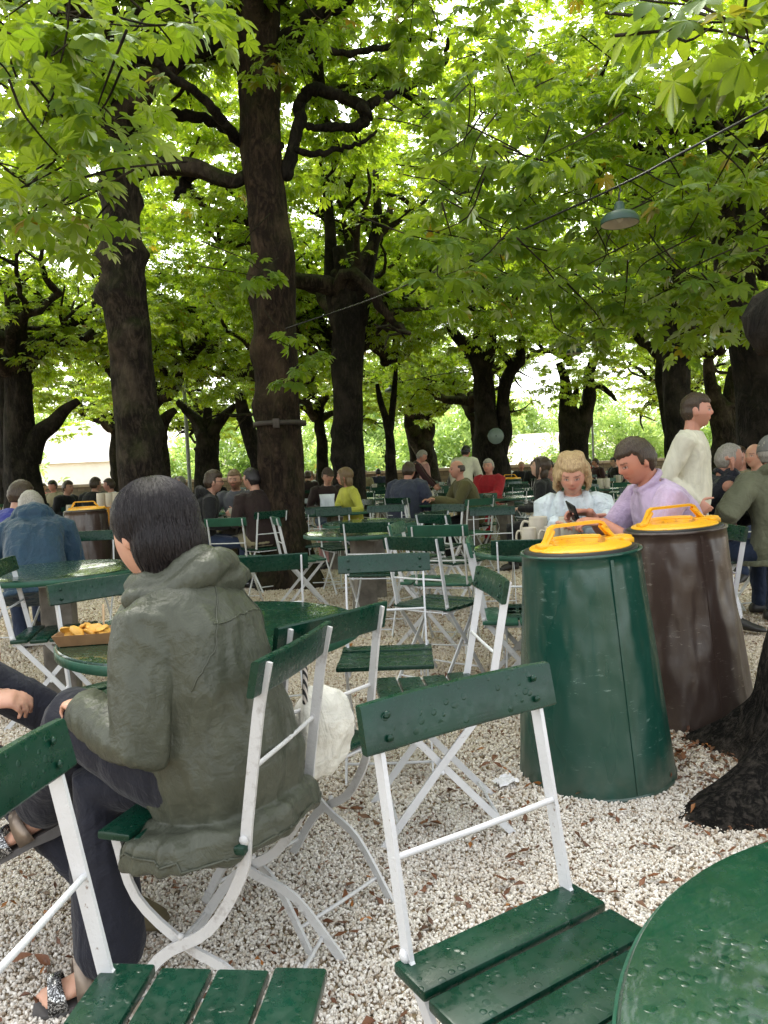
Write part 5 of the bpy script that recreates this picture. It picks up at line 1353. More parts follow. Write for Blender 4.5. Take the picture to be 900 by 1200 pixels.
def cast(label, px, d, hd, hands=None, legs=None, **k):
    x = atd(px, 600, d).x; l = mkloc(x, d, hd)
    H = {s: dict(v, t=l(v['w'])) if 'w' in v else v for s, v in (hands or {}).items()}
    G = {s: dict(v, t=l(v['w'])) if 'w' in v else v for s, v in (legs or {}).items()}
    if k.get('posture', 'sit') == 'sit' and 'khaki hooded' not in label and 'blue hooded' not in label:
        ws = label.replace(',', '').split()[:11]
        while ws[-1] in ('a', 'the', 'in', 'of', 'to', 'and', 'by', 'at', 'on', 'with', 'his', 'just', 'behind', 'beside', 'from', 'near', 'left', 'right', 'dark', 'far', 'beyond', 'above'): ws.pop()
        chair('A', x, d, hd, 'chair occupied by the '+' '.join(ws), far=d > 6, group='chairs with people on them')
    return person(label, x, d, hd, hands=H or None, legs=G or None, **k)
# ---------------------------------------------------------------- woman in the foreground
from mathutils.bvhtree import BVHTree
hx, hy, hd = -.40, 1.74, 150; l = mkloc(hx, hy, hd)
def bob(m_, HM, s):
    R3 = HM.to_3x3(); P = lambda x, y, z: HM @ Vector((x*s, y*s, z*s))
    m_.ell(P(0, -.028, .040), (.097, .108, .096), M=R3, seg=24, rings=16)
    m_.ell(P(0, -.060, -.03), (.097, .080, .100), M=R3, seg=24, rings=16)
    m_.ell(P(0, -.062, -.095), (.084, .060, .062), M=R3, seg=20, rings=14)
    for sx in (1,):
        m_.tube([P(sx*.066, .054, .075), P(sx*.077, .036, .02), P(sx*.076, .026, -.03), P(sx*.074, .022, -.060)], [.022, .011, .008, .003], 8)
woman, W = person('black-haired woman seen from behind in a grey-green jacket, at the near table', hx, hy, hd, sc=.90, seat=.45, lean=9, curl=15, slean=-3, twist=18, head=(4, -8),
    male=False, vox=.0055, skin=(.58, .33, .23), top=('jacket', CL['olive']), topname='jacket', bottom=('t', CL['navy']), hair=('short', H_BLACK), longhair=bob, jacket_inflate=.042, sinf=.022, shdrop=.03, jsm=9, fat=.028, tr=1.18, skirt=.135, skoff=-.03, foldamp=0, barefeet=True,
    hands={-1: dict(t=l((-.70, 1.70, .70)), pole=(-.35, -.8, -.9), curl=.7), 1: dict(t=l((-.66, 1.95, .62)), pole=(.6, -.4, -.8))},
    legs={-1: dict(t=l((-.95, 1.99, .37)), pole=(-.3, .4, 1), foot=(-.55, .75, -.45)), 1: dict(t=l((-.70, 1.74, .095)), pole=(.1, .3, 1), foot=(-.77, .64, -.08))})
jk = [c for c in children(woman) if c.name.startswith('jacket')][0]
folds(jk, .016, 3.6, 2.0, squash=(2.0, 2.0, .4), ridge=.8); folds(jk, .007, 8, 7.0, squash=(1.6, 1.6, .5), ridge=.95); folds(jk, .007, 4.5, 9.0, squash=(3.2, 3.2, .3), ridge=.95, mask=lambda c: np.clip((.95-c[:, 2])/.3, .15, 1)); folds(jk, .002, 26, 1.0, squash=(1.3, 1.3, .5), ridge=.9)
def seam(obj, pts, r, name='seam', mat=None, inward=None):
    b_ = BVHTree.FromPolygons([v.co for v in obj.data.vertices], [tuple(p.vertices) for p in obj.data.polygons]); m2 = MB(); P_ = []
    for p in catmull(pts, 8):
        h = b_.find_nearest(Vector(p))
        if h[0] is not None: P_.append(h[0]+h[1]*r*.3)
    m2.tube(P_, r, 5); return m2.build(name, mat or CL['olive'], obj)
nb, s2, RX, FW, s1, P0 = W['nb'], W['s2'], W['RX'], W['FW'], W['s1'], W['P0']
for sx in (-1, 1):
    seam(jk, [nb-FW*.13+RX*sx*.03-s2*.02, nb-FW*.16+RX*sx*.09-s2*.09, nb-FW*.14+RX*sx*.16-s2*.19, nb-FW*.05+RX*sx*.22-s2*.24], .0022)
seam(jk, [nb-FW*.18+RX*x_-s2*.13 for x_ in (-.14, -.07, 0, .07, .14)], .002)
seam(jk, [P0-s1*.085+Vector((math.cos(a)*.36, math.sin(a)*.32, 0)) for a in [PI*.75+PI*1.5*q/14 for q in range(15)]], .0026)
for c in children(woman):
    if c.name.startswith('trousers'): folds(c, .010, 5, 4.0, ridge=.7)
# crumpled hood lying on the shoulders, as part of the jacket outfit
nb, s2, RX, FW = W['nb'], W['s2'], W['RX'], W['FW']
m_ = MB()
for (r_, up_, bk, rad) in ((.095, .020, .030, .028), (.112, -.010, .050, .034), (.085, .036, .018, .018)):
    A = [PI+.1-.5+(PI+.8)*q/14 for q in range(15)]
    m_.tube([nb+RX*math.cos(a)*r_+FW*(math.sin(a)*(r_*.85)-bk*max(0, -math.sin(a)))+s2*(up_+.012*math.sin(3*a)) for a in A], [rad*(.55+.5*max(0, -math.sin(a))+.1*math.sin(5*a)) for a in A], 14)
m_.ell(nb-FW*.115-s2*.035, (.115, .038, .045), M=Matrix.Rotation(0, 3, 'Z'), seg=20, rings=12)
ho = remesh(m_, .0055, 'hood', CL['olive'], woman, smooth=3); folds(ho, .010, 8, 5, squash=(.5, 1, 2.0), ridge=.9); folds(ho, .0025, 24, 5, squash=(.6, 1, 1.6), ridge=.8)
# seams on the jacket back are thin raised welts: handled in the cloth; hair strands
HMi = W['HM']; rs_ = random.Random(8); m_ = MB(); hsz = W['hs']
hair_o = [c for c in children(woman) if c.name.startswith('hair')][0]
bv = BVHTree.FromPolygons([v.co for v in hair_o.data.vertices], [tuple(p.vertices) for p in hair_o.data.polygons])
crown_p = HMi @ Vector((0, -.03*hsz, .14*hsz))
for k in range(2600):
    az = rs_.uniform(0, 2*PI); pts = []; prev = None
    st = rs_.uniform(.05, .75); ln = rs_.uniform(.35, .6); N5 = 7
    for j in range(N5):
        ph = (st+ln*j/(N5-1))*PI*.72
        dloc = Vector((math.sin(ph)*math.cos(az), math.sin(ph)*math.sin(az), math.cos(ph))); az += rs_.uniform(-.03, .03)
        o_ = HMi @ Vector((0, -.03*hsz, -.0)); dw = HMi.to_3x3() @ dloc
        hit, no_, ix, dist = bv.ray_cast(o_+dw*.4, -dw)
        if hit is None: break
        pts.append(hit+no_*(rs_.uniform(.0001, .0014)))
    if len(pts) > 3: m_.tube(pts, [.0009]*(len(pts)-1)+[.0003], 3, capr=False)
for k in range(0):  # flyaway hairs at the parting
    a = rs_.uniform(0, 6.28); p_ = HMi @ Vector((math.cos(a)*.05, -.03+math.sin(a)*.05, .125)); q_ = p_+Vector((rs_.uniform(-.04, .04), rs_.uniform(-.04, .04), rs_.uniform(.0, .022)))
    m_.tube([p_, (p_+q_)*.5+Vector((0, 0, .014)), q_], .0006, 3, capr=False)
m_.build('hair_strands', H_BLACK, hair_o)
# sandals
M_PEW = m_plain('pewter_leather', (.24, .19, .15, 1), .38, .4, 70, metal=.6); M_SOLE = m_plain('grey_sole', (.09, .085, .085, 1), .7, .3, 60)
def m_glit():
    m = NM('glitter_strap'); v = m.voro(m.coord(), 420); s = m.n('SeparateColor'); m.l(v.outputs['Color'], s.inputs[0]); c = m.ramp(s.outputs[0], [(0, g1(.02)), (.6, g1(.12)), (.85, g1(.7))]); m.pbr(c, .25, metal=.7); return m.m
M_GLIT = m_glit()
for k in (-1, 1):
    hip, kn, an, ft = W['legj'][k]; S = W['S']; fb = an+Vector((0, 0, -.035)); sdv = ft.cross(Vector((0, 0, 1))).normalized(); un = sdv.cross(ft).normalized()
    m_ = MB(); R = []
    for (q, wd, t0) in ((-.075, .018, .03), (-.06, .034, .032), (0, .040, .030), (.06, .040, .022), (.12, .050, .018), (.17, .046, .016), (.20, .022, .014)):
        c = fb+ft*q*S-un*.038*S; R.append([c+sdv*wd*S, c+sdv*wd*S-un*t0*S, c-sdv*wd*S-un*t0*S, c-sdv*wd*S])
    m_.loft(R); so_ = m_.build('sandal', M_SOLE, woman, smooth=False)
    for (q0, q1, hgt, mat_, w2) in ((.085, .065, .030, M_PEW, .052), (.145, .135, .004, M_GLIT, .052)):
        m2 = MB(); R = []
        for i in range(13):
            a = PI*i/12; q = q0+(q1-q0)*i/12; c = fb+ft*q*S; hw = .018*(1.2-.4*math.sin(a)); 
            o_ = sdv*math.cos(a)*w2*S+un*(math.sin(a)*(hgt+.024)*S-.038*S*(1-math.sin(a)**.5))
            n_ = (sdv*math.cos(a)+un*math.sin(a)*.8).normalized()*.003
            R.append([c+o_+ft*hw+n_, c+o_-ft*hw+n_, c+o_-ft*hw-n_*.2, c+o_+ft*hw-n_*.2])
        m2.loft(R); m2.build('strap', mat_, so_)
# ---------------------------------------------------------------- partly seen person opposite, left edge
other, O = person('cropped person at the left edge, white sleeve and crossed dark denim legs', -1.52, 2.02, -4, sc=1.0, seat=.46, lean=2, curl=8, head=(0, -5), vox=.007,
    top=('s', CL['wht']), topname='shirt', bottom=('t', CL['denim']), shoes=SHOE_O, hair=('short', H_BROWN), foldamp=.010,
    hands={1: dict(t=mkloc(-1.52, 2.02, -4)((-1.07, 1.91, .675)), pole=(.4, -.6, -.8), d=(-.3, .8, -.05), n=(-.3, 0, -.9), curl=.55), -1: dict(t=(-.05, .36, .80), pole=(-.6, -.2, -.6), d=(.5, .7, 0))},
    legs={1: dict(t=mkloc(-1.52, 2.02, -4)((-.86, 2.22, .44)), pole=(0, .1, 1.2), foot=(-.2, 1, -.3)), -1: dict(t=mkloc(-1.52, 2.02, -4)((-.83, 2.04, .10)), pole=(0, .4, 1), foot=(.3, 1, -.1))})
el, wr = O['arms'][1][1], O['arms'][1][2]; dv = (wr-el).normalized()
m_ = MB(); p_ = wr-dv*.012; m_.tube([p_-dv*.011, p_+dv*.011], .0325, 20, capr=False); m_.build('watch_strap', M_BLACK, other)
# ---------------------------------------------------------------- couple at the mug table
def curly(m_, HM, s):
    R3 = HM.to_3x3(); P = lambda x, y, z: HM @ Vector((x*s, y*s, z*s)); r_ = random.Random(4)
    m_.ell(P(0, -.024, .040), (.090, .104, .094), M=R3, seg=24, rings=16)
    for k in range(64):
        a = r_.uniform(-.95*PI, .95*PI) if k > 18 else r_.choice([-1, 1])*r_.uniform(.95, 1.5)
        sa, ca = math.sin(a), -math.cos(a)   # a=0 back, +-pi front
        if ca > .78: continue
        top = P(.052*sa+.012*(1 if sa > 0 else -1), -.02+.055*ca, .118); ln = r_.uniform(-.125, -.085) if ca < .4 else r_.uniform(-.05, -.02)
        ph = r_.uniform(0, 6); fl = r_.uniform(.098, .114); pts = [top]
        for j in range(1, 7):
            t = j/6; z = .11*(1-t)+ln*t; wv = .008*math.sin(t*9+ph); rr = (fl*min(1, .55+t)+wv) if j < 6 else fl*.86
            pts.append(P(rr*sa*.93, -.016+rr*ca*.88+.006*math.cos(t*8+ph), z))
        m_.tube(pts, [.012, .014, .014, .013, .012, .010, .005], 6)
d = 4.62; PH = atd(690, 602, 4.0)
blonde, B = cast('blonde woman in a white jacket over a pink blouse, looking down', 671, d, 258, sc=.98, seat=.46, lean=10, curl=12, head=(-4, -24), male=False, vox=.006, skin=(.58, .30, .21),
    top=('j', CL['white']), topname='jacket', bottom=('t', CL['jeans']), shoes=SHOE_D, hair=('short', H_BLOND), longhair=curly, jacket_inflate=.022, collar=False, foldamp=.009,
    hands={-1: dict(w=tuple(atd(712, 604, 4.26)), pole=(-.4, -.6, -.9), d=(.9, .3, 0), n=(0, .3, -1), curl=.6), 1: dict(w=tuple(atd(652, 612, 4.34)), pole=(.3, -.6, -.9), d=(-.6, .7, 0))})
# blouse, collar and pocket details as clothing children
nb, s2, RX, FW, s1 = B['nb'], B['s2'], B['RX'], B['FW'], B['s1']; m_ = MB()
m_.loft([[nb+RX*sx*wd+FW*(.132-.05*q)*1.0-s2*(.30-.30*q) for sx in (-1, 1)]+[nb+RX*sx*wd*.8+FW*(.10-.05*q)-s2*(.30-.30*q) for sx in (1, -1)] for q, wd in ((0, .022), (.4, .028), (.75, .040), (1, .05))])
m_.build('blouse', CL['pink'], blonde)
for sx in (-1, 1):
    m_ = MB(); m_.loft([[nb+RX*sx*(x0)+FW*(y0)-s2*z_, nb+RX*sx*(x0+w_)+FW*(y0-.012)-s2*z_, nb+RX*sx*(x0+w_)+FW*(y0-.03)-s2*z_, nb+RX*sx*x0+FW*(y0-.02)-s2*z_] for x0, y0, z_, w_ in ((.052, .03, -.045, .035), (.056, .085, .0, .06), (.045, .125, .06, .06), (.030, .142, .13, .03))]); m_.build('lapel', CL['white'], blonde)
    m_ = MB(); m_.box((.075, .012, .05), loc=tuple(nb+RX*sx*.095+FW*.138-s2*.17), bev=.005); pk = m_.build('pocket', CL['white'], blonde)
    m_ = MB(); m_.box((.014, .006, .04), loc=tuple(nb+RX*sx*.115+FW*.150-s2*.20)); m_.build('zip_pull', M_BLACK, pk)
polo, Q = cast('heavy-set man in a lilac polo shirt leaning forward to look at a phone', 802, 3.98, 184, sc=1.09, seat=.47, lean=13, curl=13, head=(8, -26), vox=.006, skin=(.55, .25, .17), fat=.055,
    top=('s', CL['lilac']), topname='polo_shirt', bottom=('t', CL['jeans']), shoes=SHOE_D, hair=('short', H_BROWN), sleeves='short', collar=True, jacket_inflate=.016, foldamp=.009,
    hands={1: dict(w=tuple(PH+Vector((.03, .10, 0))), pole=(.6, -.3, -.8), d=(.35, 1, .05), n=(-.35, 0, -.8), curl=.75), -1: dict(w=tuple(atd(706, 612, 3.85)), pole=(-.6, -.3, -.8), d=(.2, 1, .1), n=(.3, 0, -.8), curl=.7)})
ph = empty('mobile_phone', atd(672, 601, 4.02)); tag(ph, 'dark mobile phone held up by the man in the polo shirt', 'phone'); ph.rotation_euler = (math.radians(-52), math.radians(24), math.radians(-60))
m_ = MB(); m_.box((.072, .15, .008), bev=.003); m_.build('phone_case', M_BLACK, ph, angle=40)
m_ = MB(); m_.box((.064, .138, .0015), loc=(0, 0, .0052)); m_.build('screen', M_SCREEN, ph, smooth=False)
# ---------------------------------------------------------------- walking man
walk, K = cast('man in a cream jumper and white trousers walking past to the right', 806, 5.10, -32, posture='stand', sc=.965, lean=3, curl=2, head=(12, -2), vox=.0065, skin=SKR, hair=('fade', H_BROWN), beard=((.30, .14, .09), .4),
    top=('s', CL['cream']), topname='jumper', bottom=('t', CL['olivep']), shoes=SHOE_D, fat=.02, jacket_inflate=.014, foldamp=.008,
    hands={1: dict(w=tuple(atd(815, 588, 4.95)), pole=(.4, -1, -.3), d=(-.1, .75, -.6), n=(-.9, 0, -.2), curl=.8), -1: dict(t=(-.27, -.05, .80), pole=(-.3, -1, 0))},
    legs={1: dict(t=(.10, -.22, .12), pole=(0, 1, 0), foot=(.1, 1, -.35)), -1: dict(t=(-.10, .28, .085), pole=(0, 1, .2))})
# ---------------------------------------------------------------- right edge
cast('balding grey-haired man in a dark navy puffer jacket resting his chin on his hand', 826, 5.55, -6, sc=1.02, seat=.46, lean=8, curl=14, head=(2, -8), vox=.007, skin=SKR, hair=('thin', H_GREY), top=('j', CL['puffer']), topname='jacket', bottom=('t', CL['jeans']), shoes=SHOE_D,
     jacket_inflate=.03, fat=.03, foldamp=.012, collar=True, hands={1: dict(w=tuple(atd(856, 556, 5.45)), pole=(.4, 0, -1), d=(-.2, .2, .9), n=(0, -1, 0), curl=1.1), -1: dict(t=(-.1, .42, .76))})
hatg = m_plain('grey_cap_cloth', lin(112, 112, 110), .85, .4, 60)
cast('back-turned person in khaki hooded coat and grey cap, cut by right edge', 917, 5.2, 98, sc=1.05, seat=.46, lean=6, curl=8, head=(-25, -4), vox=.007, skin=SKR, hair=('short', H_GREY), hat=(hatg, False), top=('j', CL['khaki']), topname='coat', bottom=('t', CL['jeans']), shoes=SHOE_D,
     jacket_inflate=.035, hood=True, skirt=.10, foldamp=.012, hands={-1: dict(t=(-.30, .22, .76), pole=(-.8, -.5, -.5)), 1: dict(t=(.25, .4, .76))}, legs={-1: dict(t=(-.30, .30, .09)), 1: dict(t=(.2, .4, .09))})
cast('tanned man facing left, his head just above the puffer jacket man\'s raised hand', 875, 8.2, 215, sc=1., lean=6, head=(5, -2), vox=.011, skin=SKR, hair=('short', H_BROWN), top=('j', CL['khaki']), topname='shirt', bottom=('t', CL['jeans']), shoes=SHOE_D)
cast('bald person squeezed between the khaki cap wearer and the dark trunk', 897, 7.4, 200, sc=1.02, lean=6, head=(5, -2), vox=.011, skin=SK1, hair=('ring', H_GREY), top=('j', CL['beige']), topname='shirt', bottom=('t', CL['jeans']), shoes=SHOE_D)
# ---------------------------------------------------------------- left
cast('grey-haired man in a blue hooded rain jacket at the far left', 36, 5.25, 112, sc=1.02, seat=.44, lean=22, curl=24, head=(12, -30), vox=.008, skin=SKR, hair=('short', H_GREY), top=('j', CL['blue']), topname='jacket', bottom=('t', CL['jeans']), shoes=SHOE_D,
     jacket_inflate=.038, hood=True, skirt=.10, fat=.03, foldamp=.013, hands={1: dict(t=(.12, .46, .75), pole=(.5, -.3, -.9)), -1: dict(t=(-.12, .46, .76), pole=(-.5, -.3, -.9))})
cast('person in royal blue at the left edge beside the blue hooded jacket', -6, 5.9, 60, sc=1.0, lean=16, curl=10, head=(0, -12), vox=.010, skin=SK1, hair=('short', H_BROWN), top=('j', CL['bluew']), topname='jacket', bottom=('t', CL['jeans']), shoes=SHOE_D, jacket_inflate=.02)
# three men by the strapped trunk
q = atd(268, 600, 8.75); table(q.x, 8.75, 'round table between the three men by the strapped trunk', rz=.1)
M_GLS = M_BLACK
g1m, GG = cast('man with glasses in a black hoodie facing right, near the strapped trunk', 236, 8.2, 15, sc=1.0, seat=.46, lean=8, curl=8, head=(0, -6), vox=.008, skin=SK1, hair=('slick', H_BROWN), beard=((.12, .07, .05), .4), top=('j', CL['black']), topname='hoodie', bottom=('t', CL['jeans']), shoes=SHOE_D, jacket_inflate=.02, hood=True)
m_ = MB()
for sx in (-1, 1):
    m_.tube([GG['HM'] @ Vector((sx*.032+math.cos(a)*.021, .094, .008+math.sin(a)*.017)) for a in [2*PI*i/12 for i in range(13)]], .0022, 5, capr=False); m_.tube([GG['HM'] @ Vector((sx*.054, .088, .012)), GG['HM'] @ Vector((sx*.081, .0, .012))], .002, 5)
m_.build('glasses', M_GLS, g1m)
m3, MM3 = cast('bearded man in a grey top facing us and holding a mug', 281, 9.35, 262, sc=1.02, seat=.46, lean=6, curl=8, head=(4, -8), vox=.008, skin=SK1, hair=('short', H_DKBLOND), beard=((.13, .07, .04), .85), top=('s', CL['grey']), topname='shirt', bottom=('t', CL['beige']), shoes=SHOE_D,
     hands={-1: dict(w=tuple(atd(277, 603, 8.95)), pole=(-.8, 0, -.6), d=(.5, .7, .2), n=(.7, 0, 0), curl=1.0), 1: dict(t=(.25, .42, .78))})
mp = atd(273, 605, 8.93); mug(mp.x, mp.y, mp.z-.07, 'mug held by the bearded man in grey', 2.5, 1.05)
cast('man in a dark brown jumper half hidden by the strapped trunk', 306, 8.1, 128, sc=1.02, seat=.46, lean=8, curl=8, head=(25, -6), vox=.009, skin=SK1, hair=('short', H_BLACK), top=('s', CL['brown']), topname='jumper', bottom=('t', CL['beige']), shoes=SHOE_D)
cast('dark-coated man facing right in front of the parapet, left of the knobbly trunk', 74, 13.2, -20, sc=1.0, lean=8, head=(0, -5), vox=.013, skin=SK1, hair=('short', H_BROWN), top=('j', CL['black']), topname='coat', bottom=('t', CL['black']), shoes=SHOE_D, jacket_inflate=.02)
cast('man in a black coat with his back turned, near the yellow crates', 109, 13.0, 80, sc=1.04, lean=6, head=(-25, 0), vox=.013, skin=SK1, hair=('short', H_BROWN), top=('j', CL['black']), topname='coat', bottom=('t', CL['black']), shoes=SHOE_D, jacket_inflate=.03)
cast('person in a white top beside the knobbly trunk, facing left', 137, 13.6, 190, sc=1.0, lean=4, head=(0, -2), vox=.013, skin=SKR, hair=('short', H_BROWN), top=('j', CL['wht']), topname='shirt', bottom=('t', CL['jeans']), shoes=SHOE_D)
cast('person in pale clothes and dark cap behind the dark-coated man, far left', 68, 16.5, 250, sc=1.05, lean=4, vox=.014, skin=SKR, hair=('short', H_BROWN), hat=(M_BLACK, False), top=('j', CL['beige']), topname='shirt', bottom=('t', CL['jeans']), shoes=SHOE_D)
# ---------------------------------------------------------------- middle
def lob(m_, HM, s):
    R3 = HM.to_3x3(); P = lambda x, y, z: HM @ Vector((x*s, y*s, z*s))
    m_.ell(P(0, -.022, .035), (.092, .104, .10), M=R3, seg=18, rings=12); m_.ell(P(0, -.055, -.06), (.085, .055, .10), M=R3, seg=16, rings=12)
    for sx in (-1, 1): m_.tube([P(sx*.06, .05, .08), P(sx*.086, .03, .0), P(sx*.082, .02, -.08), P(sx*.075, .01, -.13)], [.025, .022, .022, .012], 8)
lobf = lob
q = atd(392, 600, 9.5); table(q.x, 9.5, 'round table with a white paper bag, in front of the woman in yellow', rz=.3)
cast('blonde woman in a yellow cardigan facing left at the foot of the fluted trunk', 414, 9.9, 205, sc=.96, lean=4, head=(-30, -2), male=False, vox=.009, skin=SKR, hair=('short', H_DKBLOND), longhair=lobf, top=('j', CL['yellow']), topname='cardigan', bottom=('t', CL['pink']), shoes=SHOE_D,
     hands={1: dict(w=tuple(atd(392, 596, 9.6)), pole=(.5, 0, -.8)), -1: dict(w=tuple(atd(403, 601, 9.5)), pole=(-.5, 0, -.8))})
cast('person in brown with a dark cap, sitting left of the woman in yellow', 383, 11.0, 290, sc=1.0, lean=8, head=(0, -8), vox=.011, skin=SK1, hair=('short', H_BROWN), hat=(m_plain('brown_cap', lin(60, 46, 38), .8), True), top=('j', CL['brown']), topname='jacket', bottom=('t', CL['jeans']), shoes=SHOE_D)
q = atd(383, 590, 9.35); 
m_ = MB(); rb = random.Random(2); m_.loft([[(sx*a_, sy*b_, z_) for sx, sy in ((-1, -1), (0, -1.15), (1, -1), (1.1, 0), (1, 1), (0, 1.1), (-1, 1), (-1.1, 0))] for a_, b_, z_ in ((.07, .05, 0), (.085, .055, .06), (.08, .05, .15), (.09, .03, .22))]); o = m_.build('paper_bag', CL['wht']); o.location = (q.x, 9.45, .742); tag(o, 'white paper bag standing on the table by the woman in yellow', 'bag')
cast('heavy man in a long slate-blue coat with his back to us, in the middle', 474, 10.3, 62, sc=1.08, seat=.44, lean=10, curl=10, head=(0, -10), vox=.009, skin=SKR, hair=('short', H_BROWN), top=('j', CL['coat']), topname='coat', bottom=('t', CL['denim']), shoes=SHOE_D, jacket_inflate=.045, skirt=.22, fat=.06, foldamp=.012,
     hands={1: dict(t=(.22, .42, .74)), -1: dict(t=(-.22, .42, .76))})
q = atd(512, 600, 10.6); table(q.x, 10.6, 'table between the slate-blue coat man and the olive jacket man', rz=.6)
mp = atd(504, 596, 10.5); mug(mp.x, 10.5, .74, 'tall mug on the table between the blue coat and the olive jacket', 2, 1.1)
ol, OO = cast('bald-topped man in an olive and brown fleece sitting in profile, facing left', 553, 9.9, 188, sc=1.03, seat=.46, lean=10, curl=10, head=(0, -4), vox=.009, skin=SKR, hair=('ring', H_BROWN), top=('j', CL['olive2']), topname='fleece', bottom=('t', CL['black']), shoes=SHOE_D, jacket_inflate=.025, fat=.03,
     hands={1: dict(t=(.2, .5, .80)), -1: dict(t=(-.2, .5, .82))}, legs={1: dict(t=(.14, .05, .09), foot=(0, 1, -.2)), -1: dict(t=(-.14, .35, .09))})
cast('grey-haired man in a red and black jacket lounging beside the forked tree', 574, 12.3, 238, sc=1.03, lean=-6, curl=4, head=(0, 0), vox=.010, skin=SKR, hair=('short', H_GREY), top=('j', CL['red']), topname='jacket', bottom=('t', CL['red']), shoes=SHOE_D, jacket_inflate=.03,
     hands={1: dict(t=(.1, .35, .70)), -1: dict(t=(-.1, .35, .72))})
cast('young dark-haired person in black just behind the blonde woman', 643, 8.6, 160, sc=.98, lean=4, head=(10, 12), male=False, vox=.009, skin=SK2, hair=('short', H_BROWN), longhair=lobf, top=('j', CL['black']), topname='jumper', bottom=('t', CL['black']), shoes=SHOE_D)
cast('white-haired person in a burgundy jumper standing and bending over a table', 481, 14.6, -8, posture='stand', sc=.97, lean=14, curl=20, head=(0, -25), vox=.012, skin=SKR, hair=('short', H_GREY), top=('j', CL['burg']), topname='jumper', bottom=('t', CL['black']), shoes=SHOE_D,
     hands={1: dict(t=(.2, .50, .88)), -1: dict(t=(-.2, .50, .90))})
cast('figure in a pink-white blouse standing near the stubby pollard trunk', 501, 20., 200, posture='stand', sc=.98, lean=3, head=(0, 0), male=False, vox=.014, skin=SKR, hair=('short', H_GREY), top=('j', CL['pink']), topname='blouse', bottom=('t', CL['beige']), shoes=SHOE_D)
cast('standing man in a white jacket and dark hat bending to a table', 543, 14.2, 60, posture='stand', sc=.98, lean=14, curl=12, head=(-10, -10), vox=.012, skin=SKR, hair=('short', H_BLACK), hat=(M_BLACK, False), top=('j', CL['cream']), topname='jacket', bottom=('t', CL['beige']), shoes=SHOE_D, jacket_inflate=.04,
     hands={1: dict(t=(.25, .40, .85)), -1: dict(t=(-.28, .30, .85))})
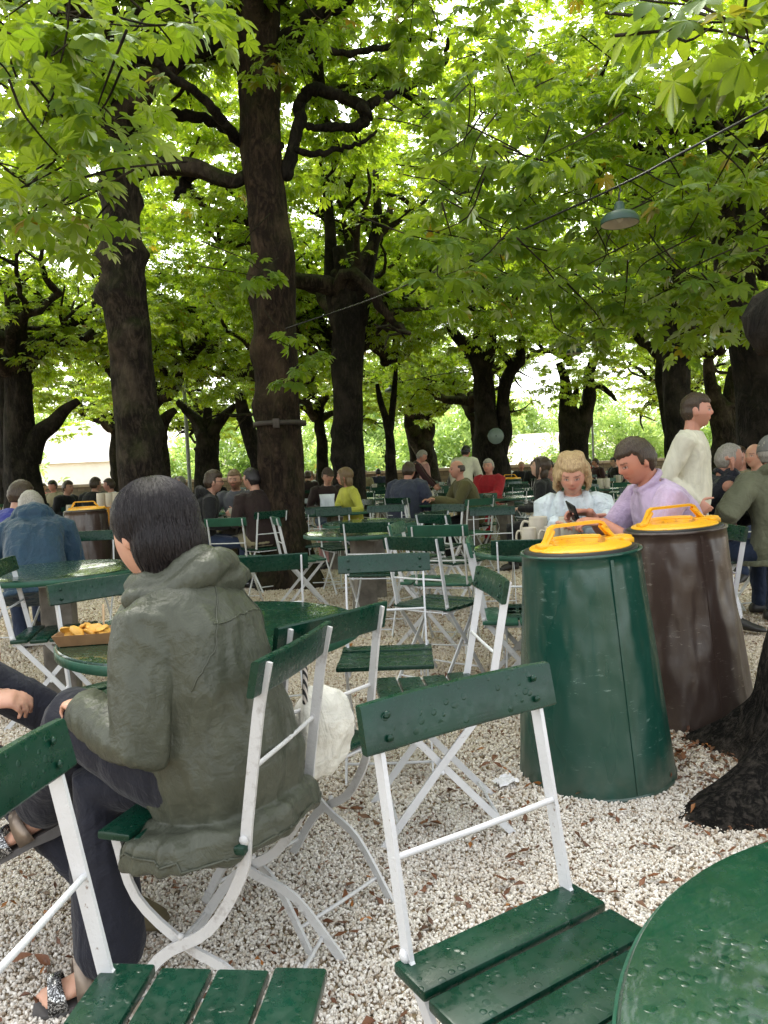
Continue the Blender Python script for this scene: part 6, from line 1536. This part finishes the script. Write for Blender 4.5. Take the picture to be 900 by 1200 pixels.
# ---------------------------------------------------------------- far sitters
FARP = [
 (345, 19, 300, 'wht', H_GREY, 'far sitter in white, leftmost of the group between the strapped and fluted trunks'), (353, 21, 240, 'navyj', H_BROWN, 'far sitter in dark blue, second in the group beyond the strapped trunk'),
 (362, 18, 90, 'brown', H_BROWN, 'far sitter in brown with back turned, third beyond the strapped trunk'), (371, 20, 200, 'wht', H_DKBLOND, 'far sitter in white with fair hair, close to the fluted trunk\'s left side'),
 (205, 17.5, 330, 'black', H_BROWN, 'far sitter in black above the woman\'s dark hair, left of the Y-forked trunk'), (221, 16.5, 200, 'grey', H_GREY, 'far grey-haired sitter at the foot of the Y-forked trunk'), (252, 15.5, 100, 'black', H_BLACK, 'far sitter with black hair and coat, right of the Y-forked trunk'),
 (611, 21, 285, 'black', H_BLOND, 'far blonde sitter in black, right of the glass disc tree'), (629, 20, 95, 'black', H_BROWN, 'far sitter in black with an orange scarf spot, seen from behind'), (650, 19, 215, 'pink', H_BROWN, 'far sitter in pale pink raising an arm, left of the thick forked trunk'),
 (693, 22, 90, 'red', H_BROWN, 'far sitter in bright red, right of the thick forked trunk'), (704, 21.5, 200, 'burg', H_BROWN, 'far sitter in burgundy beside the one in bright red'), (726, 19, 200, 'black', H_BLACK, 'far sitter in a black suit left of the polo shirt man\'s head'),
 (537, 22, 280, 'grey', H_GREY, 'far sitter in grey behind the standing man in the white jacket'), (594, 24, 260, 'wht', H_BROWN, 'far sitter in white just right of the forked tree with the disc'), (172, 21, 250, 'blue', H_BROWN, 'far sitter in blue beyond the knobbly sawn-off trunk'),
 (430, 22, 250, 'beige', H_GREY, 'far sitter in beige just right of the fluted trunk'), (446, 24, 100, 'navyj', H_BLACK, 'far sitter in navy near the slim forked tree'), (52, 20, 300, 'red', H_BROWN, 'far sitter in dull red seen past the far left trunk')]
CL['navyj'] = C_('navy_jersey', (30, 36, 62))
for i, (px, d, hdg, c, hr, lb) in enumerate(FARP):
    cast(lb, px, d, hdg, sc=1.0, lean=6, head=(random.uniform(-25, 25), -4), vox=.016, skin=SKR if i % 2 else SK2, hair=('short', hr), top=('j', CL[c]), topname='shirt', bottom=('t', CL['denim']), shoes=None, jacket_inflate=.02)
# ---------------------------------------------------------------- white cloth bag on the old chair
bp = atd(376, 842, 1.95); m_ = MB(); rb = random.Random(3); R = []
for (z, rx_, ry_, ox) in ((-.15, .045, .02, -.02), (-.125, .075, .032, -.018), (-.08, .085, .042, -.01), (-.03, .092, .055, 0), (.01, .088, .058, .004), (.045, .070, .048, .006), (.07, .045, .03, 0), (.085, .03, .015, -.005)):
    R.append([(ox+math.copysign(abs(math.cos(a))**.7, math.cos(a))*rx_*(1+.10*math.sin(a*5+z*30)), math.sin(a)*ry_*(1+.14*math.sin(a*7+z*20)), z) for a in [2*PI*q/32 for q in range(32)]])
m_.loft(R)
o = remesh(m_, .007, 'cloth_bag', C_('canvas_white', (214, 212, 202), fold=.7)); folds(o, .011, 13, 3, ridge=.95, squash=(1.4, 1.4, .35)); o.rotation_euler = (0, 0, .6); o.location = bp; tag(o, 'white cloth bag slumped on the seat of the old chair behind the woman', 'bag')
def m_rope():
    m = NM('rope'); wv = m.n('TexWave'); wv.inputs['Scale'].default_value = 30; m.l(m.coord(rot=(.6, .4, 0)), wv.inputs[0]); m.pbr(m.ramp(wv.outputs['Fac'], [(.4, (.02, .02, .02, 1)), (.6, (.55, .5, .45, 1))]), .8); return m.m
m_ = MB(); m_.tube(catmull([(-.055, -.02, .06), (-.05, -.02, .13), (-.04, .0, .17), (-.03, .02, .12), (-.03, .03, .06)], 5), .007, 8); r_ = m_.build('handle', m_rope(), o)
# second mug-table props near far sitters
